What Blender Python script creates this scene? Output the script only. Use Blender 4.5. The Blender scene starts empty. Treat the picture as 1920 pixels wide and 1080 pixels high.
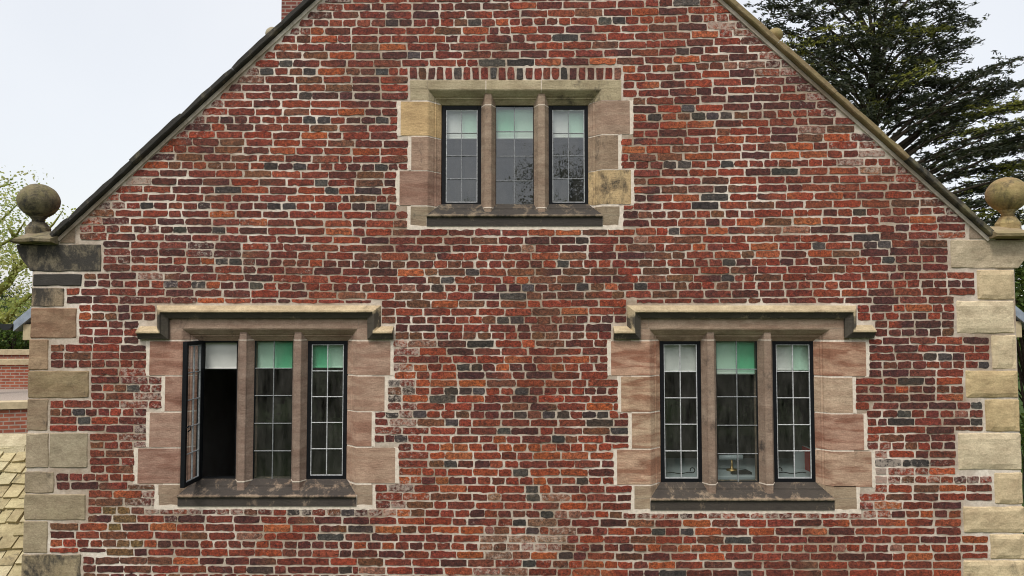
import bpy, math, random
import numpy as np
from mathutils import Vector, noise as mnoise

random.seed(7)
RNG = np.random.default_rng(11)
scene = bpy.context.scene
COL = scene.collection

# ------------------------------------------------------------------ camera
F_PX, DIST, EYE = 1326.0, 6.1, 5.6
TILT = math.atan(60.0 / F_PX)
cam_d = bpy.data.cameras.new('camera')
cam_d.sensor_width = 36.0
cam_d.lens = 36.0 * F_PX / 1920.0
cam_d.clip_start = 0.05
cam_d.clip_end = 2000.0
cam = bpy.data.objects.new('camera', cam_d)
COL.objects.link(cam)
cam.location = (0, -DIST, EYE)
cam.rotation_euler = (math.radians(90) + TILT, 0, 0)
scene.camera = cam

# ------------------------------------------------------------------ sky and sun (overcast)
SUN_EL, SUN_AZ = math.radians(57), math.radians(200)    # azimuth clockwise from +Y
world = bpy.data.worlds.new('World')
scene.world = world
world.use_nodes = True
wn = world.node_tree
wn.nodes.clear()
w_out = wn.nodes.new('ShaderNodeOutputWorld')
w_sky = wn.nodes.new('ShaderNodeTexSky')
w_sky.sky_type = 'NISHITA'
w_sky.sun_disc = False
w_sky.sun_elevation = SUN_EL
w_sky.sun_rotation = SUN_AZ
w_sky.air_density = 1.0
w_sky.dust_density = 4.0
w_bg = wn.nodes.new('ShaderNodeBackground')
w_bg.inputs['Strength'].default_value = 0.05
wn.links.new(w_sky.outputs[0], w_bg.inputs['Color'])
w_cl = wn.nodes.new('ShaderNodeBackground')             # the even cloud layer of an overcast day
w_tc = wn.nodes.new('ShaderNodeTexCoord')
w_nz = wn.nodes.new('ShaderNodeTexNoise')
w_nz.inputs['Scale'].default_value = 2.2
w_nz.inputs['Detail'].default_value = 5
wn.links.new(w_tc.outputs['Generated'], w_nz.inputs['Vector'])
w_rp = wn.nodes.new('ShaderNodeValToRGB')
w_rp.color_ramp.elements[0].position = 0.3
w_rp.color_ramp.elements[0].color = (0.755, 0.755, 0.75, 1)
w_rp.color_ramp.elements[1].position = 0.7
w_rp.color_ramp.elements[1].color = (0.825, 0.815, 0.795, 1)
wn.links.new(w_nz.outputs['Fac'], w_rp.inputs['Fac'])
wn.links.new(w_rp.outputs['Color'], w_cl.inputs['Color'])
w_cl.inputs['Strength'].default_value = 0.76
w_add = wn.nodes.new('ShaderNodeAddShader')
wn.links.new(w_bg.outputs[0], w_add.inputs[0])
wn.links.new(w_cl.outputs[0], w_add.inputs[1])
wn.links.new(w_add.outputs[0], w_out.inputs['Surface'])

sun_d = bpy.data.lights.new('sun', 'SUN')
sun_d.energy = 1.5
sun_d.angle = math.radians(14)
sun_d.color = (1.0, 0.96, 0.9)
sun = bpy.data.objects.new('sun', sun_d)
COL.objects.link(sun)
sdir = Vector((math.sin(SUN_AZ) * math.cos(SUN_EL), math.cos(SUN_AZ) * math.cos(SUN_EL), math.sin(SUN_EL)))
sun.rotation_euler = sdir.to_track_quat('Z', 'Y').to_euler()
sun.location = sdir * 40

vs = scene.view_settings
vs.view_transform = 'Standard'
vs.look = 'None'
vs.exposure = 0.32
vs.gamma = 1.0
vs.use_curve_mapping = False
scene.render.engine = 'CYCLES'
scene.cycles.use_denoising = True
scene.cycles.filter_width = 1.05
scene.cycles.transparent_max_bounces = 16
scene.cycles.max_bounces = 8

# ------------------------------------------------------------------ helpers
CT, ST = math.cos(TILT), math.sin(TILT)

def P(px, py, Y=0.0):
    """photo pixel -> world point on the plane at depth Y"""
    u = (px - 960.0) / F_PX
    v = (540.0 - py) / F_PX
    k = (Y + DIST) / (CT - v * ST)
    return (u * k, Y, EYE + (ST + v * CT) * k)

def PX(px, py, Y=0.0): return P(px, py, Y)[0]
def PZ(px, py, Y=0.0): return P(px, py, Y)[2]

def R2(x0, y0, x1, y1, Y=0.0):
    """pixel rectangle -> (X0, X1, Z0, Z1)"""
    xm, ym = (x0 + x1) / 2, (y0 + y1) / 2
    return PX(x0, ym, Y), PX(x1, ym, Y), PZ(xm, y1, Y), PZ(xm, y0, Y)

def tag(o, label=None, cat=None, group=None, kind=None):
    if label: o['label'] = label
    if cat: o['category'] = cat
    if group: o['group'] = group
    if kind: o['kind'] = kind
    return o

def empty(name, loc):
    o = bpy.data.objects.new(name, None)
    o.empty_display_size = 0.2
    COL.objects.link(o)
    o.location = loc
    return o

def world_loc(o):
    v = Vector((0, 0, 0))
    while o is not None:
        v += o.location
        o = o.parent
    return v

def mk(name, verts, faces, mat, parent=None, col=None, fx=None, smooth=False, loc=None):
    """one mesh object; verts in world coordinates"""
    org = Vector(loc) if loc is not None else Vector((0, 0, 0))
    base = world_loc(parent) if parent is not None else Vector((0, 0, 0))
    off = np.array(base + org, dtype=float) if parent is not None else np.array(org, dtype=float)
    V = np.asarray(verts, dtype=float) - off
    me = bpy.data.meshes.new(name)
    me.from_pydata(V.tolist(), [], faces)
    if col is not None:
        a = me.attributes.new('col', 'FLOAT_COLOR', 'POINT')
        c = np.asarray(col, dtype=float)
        if c.ndim == 1: c = np.tile(c, (len(V), 1))
        if c.shape[1] == 3: c = np.hstack([c, np.zeros((len(c), 1))])
        a.data.foreach_set('color', c.ravel())
    if fx is not None:
        a = me.attributes.new('fx', 'FLOAT_COLOR', 'POINT')
        c = np.asarray(fx, dtype=float)
        if c.ndim == 1: c = np.tile(c, (len(V), 1))
        if c.shape[1] == 3: c = np.hstack([c, np.ones((len(c), 1))])
        a.data.foreach_set('color', c.ravel())
    me.polygons.foreach_set('use_smooth', [smooth] * len(me.polygons))
    me.materials.append(mat)
    me.update()
    o = bpy.data.objects.new(name, me)
    COL.objects.link(o)
    if parent is not None: o.parent = parent
    o.location = org
    return o

class MB:
    def __init__(self): self.v, self.f = [], []
    def add(self, v, f):
        n = len(self.v)
        self.v += [tuple(p) for p in v]
        self.f += [tuple(i + n for i in q) for q in f]
        return self
    def box(self, x0, x1, y0, y1, z0, z1):
        v = [(x0, y0, z0), (x1, y0, z0), (x1, y1, z0), (x0, y1, z0), (x0, y0, z1), (x1, y0, z1), (x1, y1, z1), (x0, y1, z1)]
        return self.add(v, BOXF)
    def bbox(self, x0, x1, y0, y1, z0, z1, b=0.005):
        """box with chamfered edges"""
        xs, ys, zs = (x0, x1), (y0, y1), (z0, z1)
        v, idx = [], {}
        for i in (0, 1):
            for j in (0, 1):
                for k in (0, 1):
                    sx, sy, sz = (1 - 2 * i) * b, (1 - 2 * j) * b, (1 - 2 * k) * b
                    for ax in range(3):
                        p = [xs[i] + sx, ys[j] + sy, zs[k] + sz]
                        p[ax] = (xs[i], ys[j], zs[k])[ax]
                        idx[(i, j, k, ax)] = len(v); v.append(tuple(p))
        f = []
        for ax in range(3):
            for s in (0, 1):
                q = []
                for a, c in ((0, 0), (1, 0), (1, 1), (0, 1)):
                    t = [0, 0, 0]; t[ax] = s; t[(ax + 1) % 3] = a; t[(ax + 2) % 3] = c
                    q.append(idx[(t[0], t[1], t[2], ax)])
                f.append(tuple(q if s else q[::-1]))
        for ax in range(3):
            b1, b2 = (ax + 1) % 3, (ax + 2) % 3
            for s1 in (0, 1):
                for s2 in (0, 1):
                    t0 = [0, 0, 0]; t0[b1] = s1; t0[b2] = s2
                    t1 = list(t0); t1[ax] = 1
                    q = [idx[(*t0, b1)], idx[(*t1, b1)], idx[(*t1, b2)], idx[(*t0, b2)]]
                    f.append(tuple(q if (s1 == s2) else q[::-1]))
        for i in (0, 1):
            for j in (0, 1):
                for k in (0, 1):
                    f.append(tuple(idx[(i, j, k, a)] for a in range(3)))
        return self.add(v, f)
    def prism(self, poly_a, poly_b):
        """two matching 3-d polygons joined and capped"""
        n = len(poly_a)
        v = list(poly_a) + list(poly_b)
        f = [tuple(range(n))[::-1], tuple(range(n, 2 * n))]
        f += [(i, (i + 1) % n, n + (i + 1) % n, n + i) for i in range(n)]
        return self.add(v, f)
    def tube(self, pts, r, n=6, r1=None):
        pts = [Vector(p) for p in pts]
        r1 = r if r1 is None else r1
        rings, m = [], len(pts)
        for i, p in enumerate(pts):
            d = (pts[min(i + 1, m - 1)] - pts[max(i - 1, 0)]).normalized()
            a = d.orthogonal() if i == 0 else (a_prev - d * a_prev.dot(d))
            a = a.normalized(); a_prev = a
            b = d.cross(a)
            rr = r + (r1 - r) * i / max(1, m - 1)
            rings.append([tuple(p + (a * math.cos(2 * math.pi * k / n) + b * math.sin(2 * math.pi * k / n)) * rr) for k in range(n)])
        v = [q for rg in rings for q in rg]
        f = []
        for i in range(m - 1):
            for k in range(n):
                f.append((i * n + k, i * n + (k + 1) % n, (i + 1) * n + (k + 1) % n, (i + 1) * n + k))
        f.append(tuple(range(n))[::-1]); f.append(tuple((m - 1) * n + k for k in range(n)))
        return self.add(v, f)
    def lathe(self, c, prof, n=32, phase=0.0):
        """prof: (radius, z) pairs from bottom to top about the vertical axis at c"""
        v, f, m = [], [], len(prof)
        for r, z in prof:
            for k in range(n):
                t = 2 * math.pi * k / n + phase
                v.append((c[0] + r * math.cos(t), c[1] + r * math.sin(t), c[2] + z))
        for i in range(m - 1):
            for k in range(n):
                f.append((i * n + k, i * n + (k + 1) % n, (i + 1) * n + (k + 1) % n, (i + 1) * n + k))
        f.append(tuple(range(n))[::-1]); f.append(tuple((m - 1) * n + k for k in range(n)))
        return self.add(v, f)
    def build(self, name, mat, parent=None, **k):
        return mk(name, self.v, self.f, mat, parent, **k)
BOXF = [(0, 3, 2, 1), (4, 5, 6, 7), (0, 1, 5, 4), (1, 2, 6, 5), (2, 3, 7, 6), (3, 0, 4, 7)]

def hn(x, y=0.0, z=0.0, s=1.0):
    return mnoise.noise(Vector((x * s, y * s, z * s)))

# ------------------------------------------------------------------ materials
def new_mat(name):
    m = bpy.data.materials.new(name)
    m.use_nodes = True
    nt = m.node_tree
    nt.nodes.clear()
    out = nt.nodes.new('ShaderNodeOutputMaterial')
    bs = nt.nodes.new('ShaderNodeBsdfPrincipled')
    nt.links.new(bs.outputs[0], out.inputs['Surface'])
    return m, nt, bs, out

def N(nt, t, **inp):
    n = nt.nodes.new(t)
    for k, v in inp.items(): n.inputs[k].default_value = v
    return n

def noise_node(nt, vec, scale, detail=4, rough=0.55, dist=0.0):
    n = N(nt, 'ShaderNodeTexNoise', Scale=scale, Detail=detail, Roughness=rough, Distortion=dist)
    nt.links.new(vec, n.inputs['Vector'])
    return n.outputs['Fac']

def ramp(nt, fac, p0, p1, c0=(0, 0, 0, 1), c1=(1, 1, 1, 1)):
    r = nt.nodes.new('ShaderNodeValToRGB')
    r.color_ramp.elements[0].position = p0; r.color_ramp.elements[0].color = c0
    r.color_ramp.elements[1].position = p1; r.color_ramp.elements[1].color = c1
    nt.links.new(fac, r.inputs['Fac'])
    return r.outputs['Color']

def mix(nt, fac, a, b, mode='MIX'):
    m = nt.nodes.new('ShaderNodeMix')
    m.data_type = 'RGBA'; m.blend_type = mode
    for s, v in ((m.inputs[0], fac), (m.inputs[6], a), (m.inputs[7], b)):
        if isinstance(v, (int, float)): s.default_value = v
        elif isinstance(v, tuple): s.default_value = v if len(v) == 4 else (*v, 1)
        else: nt.links.new(v, s)
    return m.outputs[2]

def math_n(nt, op, a, b=None):
    m = nt.nodes.new('ShaderNodeMath'); m.operation = op
    for s, v in ((m.inputs[0], a), (m.inputs[1], b)):
        if v is None: continue
        if isinstance(v, (int, float)): s.default_value = v
        else: nt.links.new(v, s)
    return m.outputs[0]

def bump(nt, bs, h, strength=0.4, dist=0.01):
    b = N(nt, 'ShaderNodeBump', Strength=strength, Distance=dist)
    nt.links.new(h, b.inputs['Height'])
    nt.links.new(b.outputs[0], bs.inputs['Normal'])

def pos(nt, sx=1, sy=1, sz=1):
    g = nt.nodes.new('ShaderNodeNewGeometry')
    m = nt.nodes.new('ShaderNodeMapping')
    m.inputs['Scale'].default_value = (sx, sy, sz)
    nt.links.new(g.outputs['Position'], m.inputs['Vector'])
    return m.outputs[0]

def attr(nt, name):
    a = nt.nodes.new('ShaderNodeAttribute'); a.attribute_name = name
    return a

MORTAR = (0.56, 0.485, 0.405)

def mortar_color(nt, vec):
    big = ramp(nt, noise_node(nt, vec, 1.3, 5, 0.65), 0.40, 0.66, (0.43, 0.335, 0.25, 1), (0.95, 0.86, 0.75, 1))
    fine = noise_node(nt, vec, 38, 5, 0.7)
    c = mix(nt, ramp(nt, fine, 0.3, 0.7), mix(nt, 1.0, big, (0.72, 0.7, 0.68), 'MULTIPLY'), big)
    dirt = ramp(nt, noise_node(nt, vec, 7, 4), 0.56, 0.78)
    return mix(nt, math_n(nt, 'MULTIPLY', dirt, 0.45), c, (0.26, 0.21, 0.16))

def make_mortar():
    m, nt, bs, _ = new_mat('lime_mortar')
    v = pos(nt)
    nt.links.new(mortar_color(nt, v), bs.inputs['Base Color'])
    bs.inputs['Roughness'].default_value = 0.95
    bump(nt, bs, noise_node(nt, v, 55, 6, 0.75), 0.7, 0.006)
    return m

def make_brick():
    m, nt, bs, _ = new_mat('old_brick')
    v = pos(nt)
    a = attr(nt, 'col')
    c = a.outputs['Color']
    blot = ramp(nt, noise_node(nt, v, 12, 3, 0.6), 0.50, 0.66)
    c = mix(nt, math_n(nt, 'MULTIPLY', blot, 0.62), c, mix(nt, 1.0, c, (0.42, 0.42, 0.45), 'MULTIPLY'))
    warm = ramp(nt, noise_node(nt, pos(nt, 1.3, 1, 1.1), 19, 3), 0.54, 0.70)
    c = mix(nt, math_n(nt, 'MULTIPLY', warm, 0.5), c, mix(nt, 1.0, c, (1.75, 1.35, 1.05), 'MULTIPLY'))
    mid = noise_node(nt, v, 42, 4, 0.75)
    c = mix(nt, ramp(nt, mid, 0.36, 0.62), mix(nt, 1.0, c, (0.40, 0.38, 0.38), 'MULTIPLY'), mix(nt, 1.0, c, (1.32, 1.28, 1.26), 'MULTIPLY'))
    fine = noise_node(nt, v, 110, 5, 0.75)
    c = mix(nt, ramp(nt, fine, 0.36, 0.64), mix(nt, 1.0, c, (0.5, 0.48, 0.48), 'MULTIPLY'), mix(nt, 1.0, c, (1.3, 1.28, 1.28), 'MULTIPLY'))
    crk = ramp(nt, noise_node(nt, pos(nt, 0.7, 1, 1.3), 30, 4, 0.7, 1.2), 0.36, 0.43, (1, 1, 1, 1), (0, 0, 0, 1))
    c = mix(nt, math_n(nt, 'MULTIPLY', crk, 0.6), c, (0.012, 0.009, 0.008))
    # lime smeared over the brick when it was pointed
    sm = noise_node(nt, v, 26, 6, 0.75)
    thr = math_n(nt, 'ADD', math_n(nt, 'MULTIPLY', a.outputs['Alpha'], 0.42), -0.70)
    k = math_n(nt, 'MULTIPLY', math_n(nt, 'ADD', sm, thr), 9.0)
    kk = nt.nodes.new('ShaderNodeClamp'); nt.links.new(k, kk.inputs[0])
    c = mix(nt, math_n(nt, 'MULTIPLY', kk.outputs[0], 0.55), c, (0.60, 0.50, 0.42))
    nt.links.new(c, bs.inputs['Base Color'])
    bs.inputs['Roughness'].default_value = 0.85
    bump(nt, bs, math_n(nt, 'ADD', fine, math_n(nt, 'MULTIPLY', noise_node(nt, v, 24, 4), 1.6)), 0.75, 0.008)
    return m

def make_stone(name='sandstone', tooled=0.3):
    """col attribute: base colour; fx: r = black weathering, g = rust banding, b = moss and lichen"""
    m, nt, bs, _ = new_mat(name)
    v = pos(nt)
    c = attr(nt, 'col').outputs['Color']
    sep = nt.nodes.new('ShaderNodeSeparateColor')
    nt.links.new(attr(nt, 'fx').outputs['Color'], sep.inputs[0])
    band = ramp(nt, noise_node(nt, pos(nt, 1.0, 1.0, 5.5), 2.6, 3, 0.5, 0.8), 0.43, 0.60)
    c = mix(nt, math_n(nt, 'MULTIPLY', band, sep.outputs[1]), c, mix(nt, 1.0, c, (0.58, 0.41, 0.36), 'MULTIPLY'))
    c = mix(nt, ramp(nt, noise_node(nt, pos(nt, 1, 1, 1.7), 5, 6, 0.68), 0.32, 0.68), mix(nt, 1.0, c, (0.70, 0.66, 0.63), 'MULTIPLY'), mix(nt, 1.0, c, (1.18, 1.18, 1.17), 'MULTIPLY'))
    fine = noise_node(nt, v, 70, 5, 0.7)
    c = mix(nt, ramp(nt, fine, 0.3, 0.7), mix(nt, 1.0, c, (0.76, 0.74, 0.73), 'MULTIPLY'), mix(nt, 1.0, c, (1.08, 1.08, 1.08), 'MULTIPLY'))
    tl = noise_node(nt, pos(nt, 14, 14, 60), 1.3, 4, 0.6, 0.5)
    c = mix(nt, ramp(nt, tl, 0.38, 0.6), mix(nt, 1.0, c, (0.87, 0.86, 0.85), 'MULTIPLY'), c)
    moss = ramp(nt, noise_node(nt, v, 5, 5, 0.7), 0.42, 0.62)
    c = mix(nt, math_n(nt, 'MULTIPLY', moss, sep.outputs[2]), c, (0.17, 0.16, 0.045))
    st = noise_node(nt, pos(nt, 1, 1, 0.6), 8, 9, 0.76, 0.3)
    thr = math_n(nt, 'ADD', math_n(nt, 'MULTIPLY', sep.outputs[0], 0.62), -0.74)
    k = math_n(nt, 'MULTIPLY', math_n(nt, 'ADD', st, thr), 6.0)
    kk = nt.nodes.new('ShaderNodeClamp'); nt.links.new(k, kk.inputs[0])
    c = mix(nt, math_n(nt, 'MULTIPLY', kk.outputs[0], 0.9), c, (0.022, 0.021, 0.021))
    nt.links.new(c, bs.inputs['Base Color'])
    bs.inputs['Roughness'].default_value = 0.9
    tool = noise_node(nt, pos(nt, 12, 12, 90), 1.6, 3)
    h = math_n(nt, 'ADD', math_n(nt, 'ADD', fine, noise_node(nt, v, 18, 5, 0.6)), math_n(nt, 'MULTIPLY', tool, tooled * 2))
    bump(nt, bs, h, 0.55, 0.008)
    return m

def simple(name, c, rough=0.8, spec=0.3, nscale=20, amt=0.3, bmp=0.15, metallic=0.0):
    m, nt, bs, _ = new_mat(name)
    v = pos(nt)
    n = noise_node(nt, v, nscale, 5, 0.65)
    d = tuple(x * (1 - amt) for x in c); e = tuple(min(1, x * (1 + amt * 0.6)) for x in c)
    nt.links.new(ramp(nt, n, 0.3, 0.7, (*d, 1), (*e, 1)), bs.inputs['Base Color'])
    bs.inputs['Roughness'].default_value = rough
    bs.inputs['Specular IOR Level'].default_value = spec
    bs.inputs['Metallic'].default_value = metallic
    if bmp: bump(nt, bs, noise_node(nt, v, nscale * 3, 4), bmp, 0.005)
    return m

def make_glass(name, tint):
    m, nt, bs, out = new_mat(name)
    nt.nodes.remove(bs)
    tr = N(nt, 'ShaderNodeBsdfTransparent'); tr.inputs['Color'].default_value = (*tint, 1)
    gl = N(nt, 'ShaderNodeBsdfGlossy'); gl.inputs['Roughness'].default_value = 0.015
    gl.inputs['Color'].default_value = (0.94, 0.97, 1.0, 1)
    geo = nt.nodes.new('ShaderNodeNewGeometry')
    dt = nt.nodes.new('ShaderNodeVectorMath'); dt.operation = 'DOT_PRODUCT'
    nt.links.new(geo.outputs['Incoming'], dt.inputs[0]); nt.links.new(geo.outputs['Normal'], dt.inputs[1])
    sch = math_n(nt, 'POWER', math_n(nt, 'SUBTRACT', 1.0, math_n(nt, 'ABSOLUTE', dt.outputs['Value'])), 5.0)
    refl = math_n(nt, 'ADD', math_n(nt, 'MULTIPLY', sch, 0.85), 0.105)     # both faces of the thin pane reflect
    b = N(nt, 'ShaderNodeBump', Strength=0.05, Distance=0.02)
    nt.links.new(noise_node(nt, pos(nt), 9, 2), b.inputs['Height'])
    nt.links.new(b.outputs[0], gl.inputs['Normal'])
    ms = nt.nodes.new('ShaderNodeMixShader')
    nt.links.new(refl, ms.inputs[0])
    nt.links.new(tr.outputs[0], ms.inputs[1]); nt.links.new(gl.outputs[0], ms.inputs[2])
    df = N(nt, 'ShaderNodeBsdfDiffuse'); df.inputs['Color'].default_value = (0.55, 0.53, 0.48, 1)
    gr = nt.nodes.new('ShaderNodeMixShader')                                # faint grime streaks plus a painted pale veil that lightens the dark panes
    nt.links.new(math_n(nt, 'MULTIPLY', ramp(nt, noise_node(nt, pos(nt, 1, 1, 0.25), 16, 5, 0.7), 0.3, 0.75), 0.085), gr.inputs[0])
    nt.links.new(ms.outputs[0], gr.inputs[1]); nt.links.new(df.outputs[0], gr.inputs[2])
    nt.links.new(gr.outputs[0], out.inputs['Surface'])
    return m

def make_leaf(name, trans=0.4):
    m, nt, bs, out = new_mat(name)
    a = attr(nt, 'col')
    nt.links.new(a.outputs['Color'], bs.inputs['Base Color'])
    bs.inputs['Roughness'].default_value = 0.6
    bs.inputs['Specular IOR Level'].default_value = 0.25
    t = nt.nodes.new('ShaderNodeBsdfTranslucent')
    nt.links.new(mix(nt, 1.0, a.outputs['Color'], (1.3, 1.35, 0.8), 'MULTIPLY'), t.inputs['Color'])
    ms = nt.nodes.new('ShaderNodeMixShader'); ms.inputs[0].default_value = trans
    nt.links.new(bs.outputs[0], ms.inputs[1]); nt.links.new(t.outputs[0], ms.inputs[2])
    nt.links.new(ms.outputs[0], out.inputs['Surface'])
    return m

def make_far_brick(name, c1, c2, mort, sx=1.0):
    m, nt, bs, _ = new_mat(name)
    g = nt.nodes.new('ShaderNodeNewGeometry')
    sp = nt.nodes.new('ShaderNodeSeparateXYZ'); nt.links.new(g.outputs['Position'], sp.inputs[0])
    cb = nt.nodes.new('ShaderNodeCombineXYZ')
    nt.links.new(math_n(nt, 'ADD', sp.outputs[0], sp.outputs[1]), cb.inputs[0]); nt.links.new(sp.outputs[2], cb.inputs[1])
    b = N(nt, 'ShaderNodeTexBrick', Scale=1.0)
    b.inputs['Brick Width'].default_value = 0.235; b.inputs['Row Height'].default_value = 0.075
    b.inputs['Mortar Size'].default_value = 0.012; b.inputs['Color1'].default_value = (*c1, 1)
    b.inputs['Color2'].default_value = (*c2, 1); b.inputs['Mortar'].default_value = (*mort, 1)
    nt.links.new(cb.outputs[0], b.inputs['Vector'])
    n = noise_node(nt, pos(nt), 9, 4)
    nt.links.new(mix(nt, ramp(nt, n, 0.3, 0.7), mix(nt, 1.0, b.outputs['Color'], (0.7, 0.7, 0.7), 'MULTIPLY'), b.outputs['Color']), bs.inputs['Base Color'])
    bs.inputs['Roughness'].default_value = 0.9
    bump(nt, bs, b.outputs['Fac'], -0.4, 0.01)
    return m

M_MORTAR = make_mortar()
M_BRICK = make_brick()
M_STONE = make_stone('sandstone', 0.3)
M_ROCK = make_stone('rock_faced_stone', 0.05)
M_LIME = simple('pale_pointing', (0.78, 0.68, 0.57), 0.95, 0.1, 30, 0.25, 0.3)
M_IRON = simple('black_iron', (0.006, 0.007, 0.009), 0.6, 0.2, 25, 0.3, 0.05)
M_LEAD = simple('lead_came', (0.26, 0.27, 0.28), 0.5, 0.4, 40, 0.4, 0.1)
M_PUTTY = simple('pale_lead', (0.58, 0.59, 0.60), 0.6, 0.3, 40, 0.35, 0.1)
M_GLASS = make_glass('clear_glass', (0.93, 0.96, 0.95))
M_GLASS_M = make_glass('mint_glass', (0.78, 0.96, 0.87))
M_GLASS_L = make_glass('light_green_glass', (0.62, 0.90, 0.76))
M_GLASS_G = make_glass('green_glass', (0.42, 0.82, 0.62))
M_BLIND = simple('cream_blind', (0.66, 0.67, 0.63), 0.85, 0.1, 4, 0.06, 0.0)
M_ROOM = simple('dark_room', (0.30, 0.28, 0.26), 0.9, 0.1, 3, 0.2, 0.0)
M_SLATE = make_stone('stone_slate', 0.1)
M_TILE = simple('roof_tile', (0.33, 0.12, 0.05), 0.9, 0.1, 8, 0.4, 0.3)
M_LEADSHEET = simple('lead_sheet', (0.30, 0.35, 0.42), 0.5, 0.4, 12, 0.3, 0.1)
M_GUTTER = simple('black_gutter', (0.012, 0.013, 0.015), 0.4, 0.5, 10, 0.2, 0.0)
M_FARBRICK = make_far_brick('far_brick', (0.42, 0.13, 0.07), (0.33, 0.09, 0.055), (0.42, 0.33, 0.27))
M_CHIM = make_far_brick('chimney_brick', (0.24, 0.055, 0.035), (0.14, 0.04, 0.03), (0.30, 0.24, 0.20))
M_COPESTONE = simple('buff_coping', (0.56, 0.46, 0.30), 0.9, 0.1, 8, 0.25, 0.3)
M_GRAVEL = simple('gravel', (0.42, 0.35, 0.30), 0.95, 0.1, 45, 0.5, 0.6)
M_GRASS = simple('grass_ground', (0.045, 0.075, 0.02), 0.95, 0.05, 1.5, 0.4, 0.3)
M_BARK = simple('bark', (0.055, 0.045, 0.034), 0.95, 0.05, 18, 0.5, 0.7)
M_MOSSBARK = simple('mossy_bark', (0.20, 0.21, 0.05), 0.95, 0.05, 9, 0.6, 0.7)
M_CEDAR = make_leaf('cedar_needles', 0.15)
M_LEAF = make_leaf('broad_leaves', 0.45)
M_WHITE = simple('white_laminate', (0.36, 0.42, 0.43), 0.5, 0.4, 5, 0.05, 0.0)
M_BRASS = simple('brass', (0.40, 0.28, 0.12), 0.5, 0.5, 10, 0.1, 0.0, 1.0)
M_RED = simple('red_cover', (0.40, 0.03, 0.03), 0.6, 0.3, 10, 0.1, 0.0)
M_GREENFAB = simple('dark_green_fabric', (0.02, 0.06, 0.05), 0.9, 0.1, 40, 0.3, 0.1)
M_BLACKPL = simple('black_plastic', (0.02, 0.02, 0.02), 0.5, 0.4, 10, 0.1, 0.0)

# ------------------------------------------------------------------ ground
g = MB()
g.add([(-400, -400, 0), (400, -400, 0), (400, 400, 0), (-400, 400, 0)], [(0, 1, 2, 3)])
tag(g.build('ground', M_GRASS), kind='structure')

# ------------------------------------------------------------------ the gabled house
house = tag(empty('brick_house', (0, 0, 0)), 'red brick gabled house with mullioned stone windows, quoins and sloping coping', 'house')

# slopes of the gable (top line of the coping), traced at the wall face
LA, LB = Vector(P(100, 439)), Vector(P(577, 0))
RA, RB = Vector(P(1863, 439)), Vector(P(1370, 0))
sl = (LB.z - LA.z) / (LB.x - LA.x)
sr = (RB.z - RA.z) / (RB.x - RA.x)
apx = (RA.z - LA.z + sl * LA.x - sr * RA.x) / (sl - sr)
apz = LA.z + sl * (apx - LA.x)
XL, XR = PX(59, 560), PX(1904, 560)        # outer faces of the two quoins
BACK = 7.0
def zl(x): return LA.z + sl * (x - LA.x)
def zr(x): return RA.z + sr * (x - RA.x)

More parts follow.
